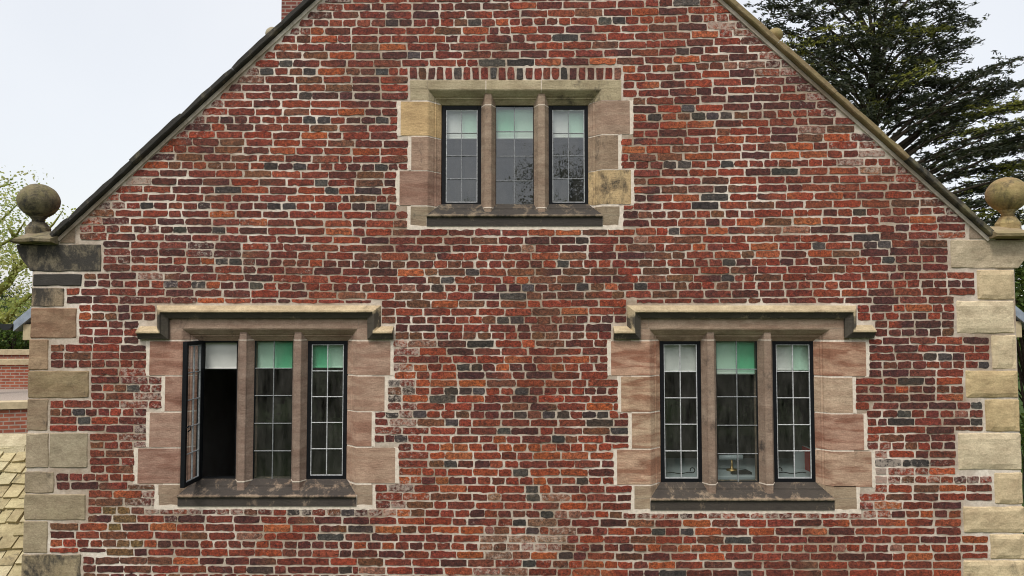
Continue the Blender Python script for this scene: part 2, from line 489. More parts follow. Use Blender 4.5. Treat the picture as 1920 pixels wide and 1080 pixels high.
# windows in photo pixels: front edge of the splay, lights, rows of panes, stones
WINS = [
    dict(key='upper', F=(801, 167, 1129, 403), lights=[(829, 902.5), (929, 1001), (1028.5, 1103)], fy=(199, 387), rows=4,
         lintel=[(769, 911), (911, 1015), (1015, 1165)], lt=150, lb=187.5,
         left=[(750, 190.6, 254), (770, 256.5, 319), (748, 321, 384.5)],
         right=[(1182, 188.5, 251), (1160, 253.5, 317), (1184, 319, 382.5)],
         sill=(769, 1163, 387, 424),
         c_l=[(.44, .33, .17), (.30, .22, .16), (.27, .18, .135)], c_r=[(.30, .23, .17), (.27, .215, .15), (.42, .33, .18)],
         c_lin=[(.42, .36, .24), (.46, .39, .26), (.40, .34, .22)], c_sill=(.36, .29, .20), c_mul=(.30, .23, .17),
         fx_l=[(.15, .1, 0), (.3, .25, 0), (.15, .5, 0)], fx_r=[(.22, .3, 0), (.34, .2, 0), (.46, .1, 0)], fx_lin=[(.15, .1, .12), (.12, .1, .12), (.36, .1, .1)], fx_mul=(.28, .3, 0)),
    dict(key='left', F=(337, 615.5, 670, 928), lights=[(377, 445), (476, 548.5), (576, 651)], fy=(638.5, 899), rows=5,
         lintel=[(308, 700)], lt=590, lb=637,
         left=[(279, 640, 703.5), (308, 706, 771), (279, 774, 838.5), (257, 841, 906.5)],
         right=[(733, 640, 703), (722, 706, 770.5), (698, 773, 837), (742, 840, 905.5)],
         sill=(295, 699, 909.5, 949),
         c_l=[(.33, .21, .155), (.31, .20, .15), (.33, .235, .18), (.29, .19, .145)], c_r=[(.33, .24, .18), (.34, .25, .185), (.33, .225, .165), (.35, .26, .19)],
         c_lin=[(.37, .27, .205)], c_sill=(.43, .33, .24), c_mul=(.26, .19, .15),
         fx_l=[(.12, .7, 0), (.2, .8, 0), (.12, .35, 0), (.12, .6, 0)], fx_r=[(.12, .55, 0), (.1, .45, 0), (.15, .6, 0), (.1, .35, 0)], fx_lin=[(.26, .3, 0)], fx_mul=(.22, .3, 0)),
    dict(key='right', F=(1218, 616, 1561, 934), lights=[(1238, 1315), (1343, 1421), (1449, 1527)], fy=(638.5, 904.5), rows=5,
         lintel=[(1188, 1592)], lt=590, lb=637,
         left=[(1144.5, 640, 704), (1163.5, 706.5, 772), (1183.6, 775, 841), (1156, 843.5, 908.5)],
         right=[(1625, 641, 705), (1600, 708.5, 774), (1621, 777, 844), (1636, 847, 913)],
         sill=(1189, 1607.5, 911.5, 956.5),
         c_l=[(.40, .27, .19), (.38, .28, .19), (.40, .31, .215), (.39, .28, .195)], c_r=[(.38, .26, .18), (.40, .32, .23), (.36, .24, .175), (.38, .28, .20)],
         c_lin=[(.39, .29, .215)], c_sill=(.46, .36, .25), c_mul=(.28, .21, .16),
         fx_l=[(.08, .95, 0), (.08, .9, 0), (.08, .8, 0), (.1, .9, 0)], fx_r=[(.15, .9, 0), (.22, .25, 0), (.25, .9, 0), (.25, .9, 0)], fx_lin=[(.18, .35, 0)], fx_mul=(.32, .25, 0)),
]
SPLAY, FDEPTH = 0.112, 0.112
PROF = [(0, 0), (0.010, 0.004), (0.052, 0.046), (0.056, 0.058), (0.070, 0.062), (0.075, 0.072), (SPLAY, 0.105), (SPLAY, 0.20)]

# ---- mortar bed of the wall, with the three openings cut out
def wall_bed():
    xs = sorted({XL, XR, apx} | {v for w in WINS for v in (R2(*w['F'])[0] - 0.02, R2(*w['F'])[1] + 0.02)})
    zs_holes = []
    holes = []
    for w in WINS:
        x0, x1, z0, z1 = R2(*w['F'])
        holes.append((x0 - 0.02, x1 + 0.02, z0 - 0.06, z1 + 0.06))
    v, f = [], []
    Y = 0.004
    zk = PZ(100, 456)
    def top(x):
        t = min(zl(x), zr(x)) - 0.03
        return t
    for a, b in zip(xs[:-1], xs[1:]):
        cuts = sorted([(h[2], h[3]) for h in holes if h[0] <= a + 1e-6 and h[1] >= b - 1e-6])
        n = max(1, int((b - a) / 0.12))
        for i in range(n):
            p, q = a + (b - a) * i / n, a + (b - a) * (i + 1) / n
            lo = [(0.0, 0.0)]
            segs, cur = [], 0.0
            for c0, c1 in cuts:
                segs.append((cur, cur, c0, c0)); cur = c1
            segs.append((cur, cur, max(top(p), zk), max(top(q), zk)))
            for s in segs:
                k = len(v)
                v += [(p, Y, s[0]), (q, Y, s[1]), (q, Y, s[3]), (p, Y, s[2])]
                f.append((k, k + 1, k + 2, k + 3))
    # sides and back
    for X in (XL + 0.03, XR - 0.03):
        k = len(v)
        v += [(X, 0.01, 0), (X, BACK, 0), (X, BACK, zk), (X, 0.01, zk)]
        f.append((k, k + 1, k + 2, k + 3))
    # inner leaf behind the coping
    return v, f
wv, wf = wall_bed()
wall = mk('wall', wv, wf, M_MORTAR, house)

# ---- course lines (photo pixels): course number -> [(x, y), ...]
CY = {
    1: [(500, 14), (930, 11.5), (980, 10.5), (1130, 8.7), (1250, 5), (1400, 2)],
    2: [(500, 28), (930, 27), (1000, 25), (1210, 22), (1352, 18), (1450, 16)],
    9: [(300, 134), (600, 134), (760, 134), (1000, 132), (1250, 128), (1370, 122), (1500, 118)],
    15: [(300, 224), (600, 225), (760, 226), (1000, 224), (1250, 219), (1420, 215), (1550, 211)],
    19: [(300, 279), (690, 284), (960, 284), (1190, 281), (1400, 276), (1560, 273), (1700, 270)],
    21: [(250, 309), (690, 313.5), (960, 313), (1190, 309.5), (1400, 307), (1600, 304), (1700, 303)],
    26: [(200, 385), (690, 387.5), (960, 388), (1190, 387), (1600, 382), (1750, 380)],
    30: [(150, 443), (250, 444), (700, 451), (960, 451), (1190, 450), (1600, 446), (1700, 442), (1800, 441)],
    33: [(150, 487), (250, 487), (720, 496), (960, 495.5), (1190, 494), (1600, 489.5), (1700, 486), (1850, 485)],
    36: [(100, 531), (250, 532), (720, 540), (960, 540), (1190, 537), (1600, 534), (1700, 532), (1850, 532)],
    40: [(100, 593), (200, 593), (760, 600), (1000, 600), (1700, 592.5), (1850, 592)],
    46: [(100, 682), (200, 682), (760, 689), (1150, 689), (1750, 684), (1850, 684)],
    52: [(100, 773), (200, 773), (960, 778), (1750, 776)],
    56: [(100, 834), (200, 835), (960, 839.5), (1750, 836)],
    60: [(100, 895), (170, 895), (960, 902), (1750, 899.5)],
    64: [(100, 957), (300, 957), (960, 964), (1250, 966), (1750, 964)],
    68: [(100, 1018), (200, 1019), (600, 1022), (960, 1026), (1250, 1028), (1750, 1028)],
    71: [(100, 1065), (200, 1067), (600, 1069), (960, 1072), (1250, 1076), (1750, 1075)],
}
CK = sorted(CY)
def yc(c, x):
    def at(k): return float(np.interp(x, [p[0] for p in CY[k]], [p[1] for p in CY[k]]))
    if c <= CK[0]: return at(CK[0]) + (c - CK[0]) * 15.1
    if c >= CK[-1]: return at(CK[-1]) + (c - CK[-1]) * 15.6
    for a, b in zip(CK[:-1], CK[1:]):
        if a <= c <= b:
            t = (c - a) / (b - a)
            return at(a) * (1 - t) + at(b) * t

HEAD = {9, 15, 21, 33, 36, 40, 42, 46, 49, 52, 56, 60, 64, 68, 72, 76, 80}
def is_header(c, x):
    if c in HEAD: return True
    if c == 3: return x > 615
    if c == 26: return x < 760
    if c == 27: return x > 1150
    if c == 29: return x < 350
    if c > 80: return c % 4 == 0
    if c < 0: return c % 6 == 3
    return False

# bricks that stand out in the photograph: course -> "x kind [H]" (K vitrified, O orange, R light red, B brown, N limed)
SPEC = {
 1: '670R 980R 1287K', 2: '1052R 1210O 1315R', 3: '630Rh 735Kh 890Kh 942Oh 1095R 1134Kh 1160Kh 1212Rh 1234Oh',
 4: '595Oh 735R 840B 892O 982R 1190R', 5: '608O 810R 1060K 1112R 1165R 1270R 1322O', 6: '532R 685B 1030R 1135B 1225Rh',
 7: '776Kh 1210R 1280Kh', 8: '536Kh 830R 922K 977K 1130O 1287O', 9: '580Kh 621O 662Bh 716Kh 1317Bh 1370Nh 1410N',
 10: '1185R 1342R', 11: '635B 1310R 1365R', 12: '572Kh 1280R 1390R', 14: '659O 1290Kh 1330R', 15: '580Kh 607Kh 717Kh 1200Rh 1227Kh 1256Rh 1282Bh 1310Kh 1336Kh 1361Kh 1390Bh',
 16: '555R 1262R 1417R', 17: '1195Rh 1395R', 18: '1257R 1370O 1420R', 19: '300R 580R 632R 687O 1185O 1232R 1285B 1500O', 20: '610B 1205B 1255B 1310O 1526O 1635N',
 21: '290O 375Oh 402Bh 428Bh 508Kh 562Kh 715Kh 1256Kh 1284Kh 1364Kh 1472Rh 1529Rh 1595N', 22: '430R 484B 590R 694B 1472K 1527R 1585R 1627N',
 23: '258N 405B 460R 602Kh 1175R', 24: '427K 622Kh 690K 1352Kh 1530R 1587R', 25: '615R 680B 1287O 1341K 1394R 1500R 1555R',
 26: '275Kh 382Kh 514Kh 542Kh 672Kh 716Kh 1175Rh 1322K 1376R', 27: '617R 670R 1210Bh 1440R 1502Rh 1612Kh', 28: '165O 475R 712R 1297R 1406O 1460B 1514O 1570R 1731O',
 29: '337Kh 410Kh 635O 1165R 1205R 1300R 1340O 1440N 1495N', 30: '908B 1092Kh 1201Nh 1290B 1345R 1425R 1527R 1625K', 31: '965Bh 1202B 1225Oh 1272R 1380R 1435O 1535Kh 1632Kh 1646K',
 32: '740R 882Rh 920R 1022R 1235B 1365R 1587B', 33: '284Rh 389Oh 415Kh 441Kh 466Bh 696Bh 852Bh 1030Rh 1055Kh 1211Bh 1367Kh 1450Rh 1666Kh', 34: '770O 886Kh 1132B 1230B 1395B 1560B',
 35: '432R 590R 645R 839Kh 865R 1275B 1365Kh 1440B 1485R', 36: '320Kh 372Kh 400Oh 480Kh 767Nh 820Kh 990Kh 1040Bh 1092Kh 1120Bh 1146Oh 1201Kh', 37: '765B 812R 962K 1070B 1122B',
 38: '395O 445R 834O 1001Rh 1045R', 39: '767R 820R 972R 1077O 1125R 1723O', 40: '867Rh 917Bh 942Kh 970Kh 1020Bh 1068Bh', 42: '780Bh 880Bh 908Bh 1035Bh', 43: '901K 952R',
 44: '147R 1747R', 45: '835Rh 920R 1080R 1744Kh 1773Kh', 46: '761Oh 789Oh 869Kh 892Kh 942Oh 1046Oh 1750Rh 1847Kh', 47: '755O', 48: '737Kh 832O 886O 1047R 1708K 1781O',
 49: '249Kh 766Kh 846Kh 872Kh 896Kh 925Rh 950Rh 979Kh 1084Rh 1692Oh', 50: '740Kh 777O 830K 882R', 51: '807R 966B 1019B 1124O 1833Kh', 52: '147Kh 735Kh 787Kh 976Kh 1029Kh 1056Kh 1105Kh 1129Kh 1696Kh',
 53: '157Kh 847Kh 1125K 1690K 1833Kh', 54: '945Kh 1118B 1161K', 55: '752Kh 937Oh 1047Kh', 56: '837Oh 865Oh 892Oh 947Oh 975Oh 1002Oh 1056Rh 1080Rh 1107Oh 1134Rh',
 57: '860O 914R 1025O 1079O 1130O', 58: '845Kh 931Rh 960Rh 1052R', 59: '765O 947Rh 979Kh 1024O 1077O', 60: '755Oh 777Oh 829Oh 1012Oh 1066Rh 1091Kh', 61: '850O 997Kh 1020Oh 1061B 1787O',
 62: '185R 240R 780O 832B 926Nh 1000Kh 1044N 1087Rh', 63: '205B 257B 787B 1075O', 64: '550Kh 572Kh 652Kh 730Oh 757Oh 921Rh 1025Kh 1052Nh 1077Nh', 65: '282R 822R 974Kh 1019N',
 66: '305O 520O 573R 625B 675K 728O 835O 882O 913Nh 999Kh 1055N 1165O 1235Kh 1288Kh 1328O', 67: '212B 543R 925N 980N 1037N 1255R', 68: '205Bh 963Nh 988Nh 1013Nh 1040Nh 1200Rh 1227Oh 1283Oh',
 69: '225B 503O 610R 882O 935N 1020O 1062Kh', 70: '250B 493B 992Kh 1079Rh 1107O 1133O 1241O', 71: '488K 648Kh 697N 750R 912N 965N 1152R 1262K 1397Kh',
}
PAL = {'M': [(.205, .047, .029), (.222, .054, .034), (.175, .043, .030), (.195, .057, .039), (.240, .053, .030)],
       'D': [(.120, .036, .029), (.138, .041, .031), (.100, .036, .032)],
       'R': [(.305, .062, .029), (.270, .057, .029), (.285, .075, .040)],
       'O': [(.405, .104, .037), (.365, .092, .033), (.42, .132, .052)],
       'B': [(.185, .077, .043), (.200, .090, .051), (.165, .070, .042)],
       'K': [(.070, .064, .063), (.090, .084, .082), (.074, .054, .048), (.056, .050, .048)],
       'N': [(.30, .145, .10), (.31, .17, .115), (.28, .13, .095)]}

def gauss(x, y, cx, cy, sx, sy):
    return math.exp(-((x - cx) / sx) ** 2 - ((y - cy) / sy) ** 2)

def pick(x, y):
    w = {'M': 1.0, 'D': 0.26, 'R': 0.24, 'B': 0.13, 'O': 0.02, 'K': 0.012, 'N': 0.012}
    n1 = hn(x / 90.0, y / 34.0, 3.0); n2 = hn(x / 110.0, y / 40.0, 9.0)
    w['R'] *= math.exp(2.2 * n1); w['D'] *= math.exp(-2.6 * n1); w['B'] *= math.exp(2.6 * n2)
    g1 = gauss(x, y, 950, 880, 240, 45) + gauss(x, y, 1680, 960, 260, 110) + 0.7 * gauss(x, y, 1430, 400, 260, 110) + 0.6 * gauss(x, y, 640, 300, 120, 60) + 0.5 * gauss(x, y, 850, 700, 100, 60)
    w['R'] += 0.9 * g1; w['O'] += 0.12 * g1
    g2 = gauss(x, y, 300, 470, 230, 130) + 0.6 * gauss(x, y, 1650, 700, 200, 160) + 0.6 * gauss(x, y, 1500, 180, 200, 80)
    w['D'] += 0.9 * g2; w['R'] *= 1 - 0.6 * min(1, g2); w['B'] *= 1 - 0.6 * min(1, g2)
    w['B'] += 0.55 * gauss(x, y, 1250, 520, 260, 60) + 0.3 * gauss(x, y, 950, 600, 220, 80) + 0.6 * gauss(x, y, 210, 990, 70, 60)
    w['N'] += 0.30 * gauss(x, y, 1000, 1020, 110, 50)
    k = random.choices(list(w), list(w.values()))[0]
    return k

def smear_at(x, y):
    dl = (x - (100 + (439 - y) / 0.919)); dr = ((1863 - (439 - y) / 0.89) - x)
    s = 0.18
    s += 0.45 * math.exp(-(max(0, dl - 30) / 45) ** 2) + 0.5 * math.exp(-(max(0, dr - 30) / 70) ** 2)
    s += 0.3 * gauss(x, y, 330, 480, 240, 120)
    for r in ((285, 955, 710, 965), (1180, 960, 1615, 970), (1610, 840, 1660, 960), (255, 700, 310, 950), (735, 640, 765, 960), (1630, 870, 1860, 900)):
        dx = max(r[0] - x, 0, x - r[2]); dy = max(r[1] - y, 0, y - r[3])
        s += 0.55 * math.exp(-(dx / 16) ** 2 - (dy / 9) ** 2)
    s += 0.25 * gauss(x, y, 1000, 1030, 100, 50)
    return s * 0.7 + random.uniform(-0.15, 0.15)

# ---- quoins (photo pixels)
QUOIN_L = [(62, 514, 153, 536), (59, 540, 120, 574), (57, 577.5, 143, 634), (54, 637, 90, 693), (52, 695.5, 166, 746), (50, 748.5, 89, 807),
           (48, 812, 91, 877), (92.5, 812, 164, 877), (46, 884, 101, 924.5), (45, 927, 160, 975), (43, 977.5, 89, 1037), (40, 1040, 151, 1100)]
QUOIN_R = [(1832, 506, 1902, 561.5), (1794, 564, 1902, 625), (1860, 628.5, 1906, 692.5), (1811, 695, 1909, 746), (1848, 749, 1912, 809),
           (1797, 812, 1915, 881), (1865, 886, 1918, 945), (1807, 950, 1921, 999), (1857, 1002, 1923, 1048), (1807, 1051, 1926, 1100)]
y, side = 1103, 0
while y < 1900:
    QUOIN_L.append((40 - (y - 1100) * 0.04, y, (90, 155)[side], y + 58))
    QUOIN_R.append(((1862, 1805)[side], y, 1926 + (y - 1100) * 0.04, y + 58))
    y += 61; side = 1 - side
KNEEL_L, KNEEL_R = (30, 459, 189, 509), (1783, 450, 1935, 503)

# ---- exclusion zones for bricks
EXC = []
for w in WINS:
    F = w['F']
    for (x, a, b) in w['left']: EXC.append((x - 5, a - 3, F[0], b + 3))
    for (x, a, b) in w['right']: EXC.append((F[2], a - 3, x + 5, b + 3))
    EXC.append((F[0] - 3, F[1] - 6, F[2] + 3, F[3] + 4))
    s = w['sill']; EXC.append((s[0] - 5, s[2] - 2, s[1] + 5, s[3] + 6))
    EXC.append((w['lintel'][0][0] - 4, w['lt'] - 3, w['lintel'][-1][1] + 4, w['lb'] + 2))
EXC += [(291, 568, 716, 600), (258, 608, 312, 638), (694, 608, 742, 638), (1174, 568, 1609, 600), (1146, 608, 1200, 638), (1580, 608, 1641, 636),
        (291, 568, 312, 638), (696, 568, 716, 638), (1174, 568, 1194, 638), (1590, 568, 1609, 636)]
EXC.append((764, 124, 1168, 156))                       # soldier course and lintel bed
for q in QUOIN_L: EXC.append((q[0] - 60, q[1] - 4, q[2] + 5, q[3] + 4))
for q in QUOIN_R: EXC.append((q[0] - 5, q[1] - 4, q[2] + 80, q[3] + 4))
EXC.append((-50, KNEEL_L[1] - 4, 194, KNEEL_L[3] + 4)); EXC.append((1777, KNEEL_R[1] - 4, 2000, KNEEL_R[3] + 4))
EXC.append((-50, 408, 150, 460)); EXC.append((1810, 400, 1930, 450))

def lim_l(y): return 100 + (439 - y) / 0.919 + 27
def lim_r(y): return 1863 - (439 - y) / 0.89 - 27

BRK = []            # x0, x1 (bottom), x0t, x1t (top), y centre line course, half height, kind
def lay_row(c):
    xs = np.arange(20, 1940, 4.0)
    # row extents at the middle
    ym = yc(c, 960)
    a = max(45, lim_l(ym)) if ym < 420 else 45
    b = min(1935, lim_r(ym)) if ym < 420 else 1935
    free = [(a, b)]
    for e in EXC:
        xm = (e[0] + e[2]) / 2
        y0, y1 = yc(c, xm) - 6.2, yc(c, xm) + 6.2
        ov = min(y1, e[3]) - max(y0, e[1])
        if ov > 5.2:
            nf = []
            for p, q in free:
                if e[2] <= p or e[0] >= q: nf.append((p, q)); continue
                if e[0] - p > 9: nf.append((p, e[0]))
                if q - e[2] > 9: nf.append((e[2], q))
            free = nf
    spec = []
    for t in SPEC.get(c, '').split():
        hd = t.endswith('h'); t = t.rstrip('h')
        spec.append((float(t[:-1]), t[-1], hd))
    for p, q in free:
        put = []
        for x, k, hd in spec:
            wd = 24.4 if hd else 50.0
            if x + wd / 2 > p - 8 and x - wd / 2 < q + 8 and p - 5 < x < q + 5:
                x0, x1 = x - wd / 2, x + wd / 2
                if put and x0 < put[-1][1] + 2.2: x0 = put[-1][1] + 2.4
                if x1 - x0 < 9: continue
                put.append([max(p + 1, x0), min(q - 1, x1), k])
        edges = [p - 1.5] + [v for t in put for v in (t[0], t[1])] + [q + 1.5]
        row = list(put)
        for i in range(0, len(edges), 2):
            A, B = edges[i], edges[i + 1]
            G = B - A - 2.5
            if G < 7:
                if i // 2 < len(put) and i > 0: put[i // 2][0] = max(put[i // 2][0] - max(0, B - A - 3.0), A + 3.0) if B > A + 3 else put[i // 2][0]
                continue
            hrow = is_header(c, (A + B) / 2)
            best = None
            for ns in range(0, int(G / 40) + 2):
                for nh in range(0, int(G / 19) + 3):
                    if ns + nh == 0: continue
                    L = ns * 49.5 + nh * 23.5 + (ns + nh - 1) * 2.5
                    cost = abs(L - G) / (ns + nh) * 1.0 + (0.55 * ns if hrow else 1.1 * abs(nh - (1 if (c % 2 and G > 110) else 0)))
                    if best is None or cost < best[0]: best = (cost, ns, nh, L)
            _, ns, nh, L = best
            seq = ['S'] * ns + ['H'] * nh
            random.shuffle(seq)
            if not hrow and c % 2 and nh and random.random() < 0.8:
                seq.remove('H'); seq.insert(0, 'H')
            wd = np.array([(49.5 if s == 'S' else 23.5) * random.uniform(0.965, 1.035) for s in seq])
            wd *= (G - 2.5 * (len(seq) - 1)) / wd.sum()
            x = A + 2.5
            x -= 1.25
            for s, ww in zip(seq, wd):
                row.append([x, x + ww, None]); x += ww + 2.5
        for x0, x1, k in row:
            if x1 - x0 < 5: continue
            xm = (x0 + x1) / 2
            j = random.uniform(-0.35, 0.35)
            tilt = random.uniform(-0.4, 0.4)
            hh = random.uniform(6.0, 6.6) + 0.35 * hn(xm / 60.0, yc(c, xm) / 25.0, 5.0) - 0.45 * gauss(xm, yc(c, xm), 330, 420, 260, 130) - 0.25 * gauss(xm, yc(c, xm), 600, 230, 150, 120)
            y0, y1 = yc(c, xm) - hh + j, yc(c, xm) + hh + j
            for e in EXC:
                if e[0] < x1 - 2 and e[2] > x0 + 2:
                    if y0 < e[3] <= (y0 + y1) / 2 + 3 and e[1] < y0: y0 = e[3]
                    if y1 > e[1] >= (y0 + y1) / 2 - 3 and e[3] > y1: y1 = e[1]
            if y1 - y0 < 4: continue
            quad = [[x0 + random.uniform(-.6, .6), y1 + tilt], [x1 + random.uniform(-.6, .6), y1 - tilt], [x1 + random.uniform(-.6, .6), y0 - tilt], [x0 + random.uniform(-.6, .6), y0 + tilt]]
            if ym < 420:
                for i in (0, 3): quad[i][0] = max(quad[i][0], lim_l(quad[i][1]))
                for i in (1, 2): quad[i][0] = min(quad[i][0], lim_r(quad[i][1]))
                if quad[1][0] - quad[0][0] < 4 or quad[2][0] - quad[3][0] < 3: continue
            BRK.append((quad, k or pick(xm, (y0 + y1) / 2), c))
for c in range(-23, 122): lay_row(c)

def brick_mesh(quad, kind, extra=0.0):
    (ax, ay), (bx, by), (cx, cy), (dx, dy) = quad
    wd, ht = max(bx - ax, cx - dx), max(ay - dy, by - cy)
    nl = 7 if wd > 34 else (4 if wd > 15 else 2)
    pts = []
    def edge(p, q, n, amp):
        for i in range(n):
            t = i / n
            if i == 0:
                r0 = 1.3
                pts.append((p, 'c'))
            else:
                tt = t + random.uniform(-.25, .25) / n
                nx, ny = -(q[1] - p[1]), q[0] - p[0]
                L = math.hypot(nx, ny) or 1
                o = random.gauss(0, amp)
                pts.append(((p[0] + (q[0] - p[0]) * tt + nx / L * o, p[1] + (q[1] - p[1]) * tt + ny / L * o), 'e'))
    A, B, C, Dq = (ax, ay), (bx, by), (cx, cy), (dx, dy)
    edge(A, B, nl, 0.62); edge(B, C, 2, 0.6); edge(C, Dq, nl, 0.62); edge(Dq, A, 2, 0.6)
    mx, my = (ax + bx + cx + dx) / 4, (ay + by + cy + dy) / 4
    out = []
    for (p, t) in pts:
        if t == 'c':
            rr = random.choice((0.1, 0.3, 0.5, 0.8, 1.3))
            sx = 1 if mx > p[0] else -1
            sy = 1 if my > p[1] else -1
            out.append((p[0] + sx * rr * 1.15, p[1] + sy * rr * 0.8))
        else: out.append(p)
    n = len(out)
    dpt = min(0.0012, random.gauss(0.0, 0.0014))
    tx, tz = random.gauss(0, 0.0009), random.gauss(0, 0.0007)
    v = []
    for (x, y) in out:
        q = P(x, y, 0.0); v.append((q[0], 0.0048, q[2]))
    for (x, y) in out:
        ix = x + max(-0.35, min(0.35, (mx - x) * 0.35)); iy = y + max(-0.3, min(0.3, (my - y) * 0.35))
        q = P(ix, iy, 0.0)
        v.append((q[0], dpt + tx * (x - mx) / 25 + tz * (y - my) / 6, q[2]))
    f = [(i, (i + 1) % n, n + (i + 1) % n, n + i) for i in range(n)]
    f.append(tuple(range(n, 2 * n)))
    base = random.choice(PAL[kind])
    if kind in 'BM' and gauss(mx, my, 228, 985, 60, 62) > random.uniform(0.3, 1.1): base = (.20, .135, .055)
    kk = random.uniform(0.82, 1.18)
    sm = smear_at(mx, my) + (0.22 if kind == 'N' else 0.0) + extra
    cc = [base[0] * kk * random.uniform(.96, 1.08), base[1] * kk * random.uniform(.86, 1.04), base[2] * kk * random.uniform(.78, .98), max(0, min(1, sm))]
    col = [cc] * len(v)
    if wd > 34 and random.random() < 0.22 and kind in 'MDRB':            # half-burnt bricks: one end darker
        alt = random.choice(PAL[random.choice('DDBR' if kind != 'R' else 'MOD')])
        s = random.choice((-1, 1)); cut = mx + random.uniform(-8, 8)
        xs2 = [x for (x, y) in out] * 2
        col = [([alt[0], alt[1], alt[2], cc[3]] if (x - cut) * s > 0 else cc) for x in xs2]
    return v, f, col

def area(b):
    q = b[0]
    xs = [p[0] for p in q]; ys = [p[1] for p in q]
    if max(ys) > 1080 or min(ys) < 0: return 0
    return (sum(xs[1:3]) - xs[0] - xs[3]) / 2 * (ys[0] + ys[1] - ys[2] - ys[3]) / 2
order = sorted(range(len(BRK)), key=lambda i: -area(BRK[i]))
single = set(order[:300])
bv, bf, bc = [], [], []
for i, (quad, kind, c) in enumerate(BRK):
    v, f, col = brick_mesh(quad, kind)
    if i in single:
        ctr = np.mean(np.array(v), axis=0)
        mk('brick', v, f, M_BRICK, wall, col=col, loc=ctr)
    else:
        n = len(bv)
        bv += v; bc += col; bf += [tuple(k + n for k in q) for q in f]
tag(mk('brickwork', bv, bf, M_BRICK, wall, col=bc), kind='stuff')

# soldier course above the upper window
SOLD = 'M B D M M K M M M K M M K M M M M K D M D M R N'.split()
sx = np.linspace(767, 1166, len(SOLD) + 1)
for i, k in enumerate(SOLD):
    x0, x1 = sx[i] + 1.7, sx[i + 1] - 1.5
    t, b = 126.5 + random.uniform(-1, 1), 148.5 + random.uniform(-1, 1)
    q = [[x0, b], [x1, b], [x1 + random.uniform(-1, 1), t], [x0 + random.uniform(-1, 1), t]]
    v, f, col = brick_mesh(q, k)
    mk('soldier_brick', v, f, M_BRICK, wall, col=col, loc=np.mean(np.array(v), axis=0))

# ---- dressed stone blocks
def block(name, parent, rect, col, fx, Y0=-0.004, depth=0.10, jit=0.9, bulge=0.004, bev=1.4, mat=None, nx=6, ny=4, poly=None, margin=False):
    """rect in photo pixels; a grid front with worn edges and a body reaching back into the wall"""
    x0, y0, x1, y1 = rect
    X0, X1, Z0, Z1 = R2(*rect)
    w, h = X1 - X0, Z1 - Z0
    px = 0.0046
    e, e2 = bev * px / w, bev * px / h
    us = [0, e] + list(np.linspace(e, 1 - e, nx)[1:-1]) + [1 - e, 1]
    ws = [0, e2] + list(np.linspace(e2, 1 - e2, ny)[1:-1]) + [1 - e2, 1]
    sd = random.uniform(0, 100)
    v, f = [], []
    nu, nw = len(us), len(ws)
    for j, t in enumerate(ws):
        for i, s in enumerate(us):
            edge = i in (0, nu - 1) or j in (0, nw - 1)
            x = X0 + w * s; z = Z0 + h * t
            x += hn(x * 9, z * 9, sd) * jit * px * 1.6; z += hn(x * 9, z * 9, sd + 40) * jit * px * 1.6
            if i in (0, nu - 1) and j in (0, nw - 1):
                x += (0.0045 if i == 0 else -0.0045) * jit; z += (0.0045 if j == 0 else -0.0045) * jit
            if edge: y = Y0 + bev * px
            else:
                y = Y0 + hn(x * 5, z * 5, sd + 9) * bulge + hn(x * 14, z * 14, sd + 19) * bulge * 0.6
                if margin:
                    d = min(s, 1 - s) * w; d2 = min(t, 1 - t) * h
                    if min(d, d2) > 0.035: y -= bulge * 1.1
            if poly: x, y, z = poly(s, t, x, y, z)
            v.append((x, y, z))
    for j in range(nw - 1):
        for i in range(nu - 1):
            a = j * nu + i
            f.append((a, a + 1, a + nu + 1, a + nu))
    ring = [i for i in range(nu)] + [j * nu + nu - 1 for j in range(1, nw)] + [(nw - 1) * nu + i for i in range(nu - 2, -1, -1)] + [j * nu for j in range(nw - 2, 0, -1)]
    n = len(v)
    for k in ring: v.append((v[k][0], depth, v[k][2]))
    m = len(ring)
    for k in range(m): f.append((ring[k], n + k, n + (k + 1) % m, ring[(k + 1) % m]))
    return mk(name, v, f, mat or M_STONE, parent, col=col, fx=fx, loc=((X0 + X1) / 2, 0, Z0))

QLC = [(.26, .24, .20), (.34, .29, .21), (.30, .215, .15), (.34, .26, .18), (.31, .26, .17), (.29, .24, .175), (.36, .325, .25), (.36, .335, .26), (.32, .285, .22), (.36, .325, .24), (.37, .335, .25), (.36, .32, .225)]
QLF = [(.86, 0, 0), (.60, 0, 0), (.18, .5, 0), (.22, .2, 0), (.28, .3, .15), (.3, .2, 0), (.2, .05, .03), (.15, 0, .06), (.34, 0, .1), (.18, 0, .1), (.16, 0, .08), (.5, 0, .1)]
for i, q in enumerate(QUOIN_L):
    block('quoin_stone', wall, q, tuple(x * k for x, k in zip(QLC[i % 12], (1.2, 1.1, 1.0))) if i < 12 else (.32, .30, .21), QLF[i % 12] if i < 12 else (.15, 0, .2), bulge=0.006, mat=M_ROCK, nx=9, ny=6)
for i, q in enumerate(QUOIN_R):
    c = random.choice([(.76, .64, .43), (.77, .66, .46), (.71, .58, .37), (.74, .61, .39)])
    if i == 3 or i == 4: c = (.64, .50, .28)
    block('quoin_stone', wall, q, c, (.06 if i < 9 else .3, 0.05, .04), bulge=0.008, mat=M_ROCK, nx=12, ny=8, margin=True, bev=1.8)
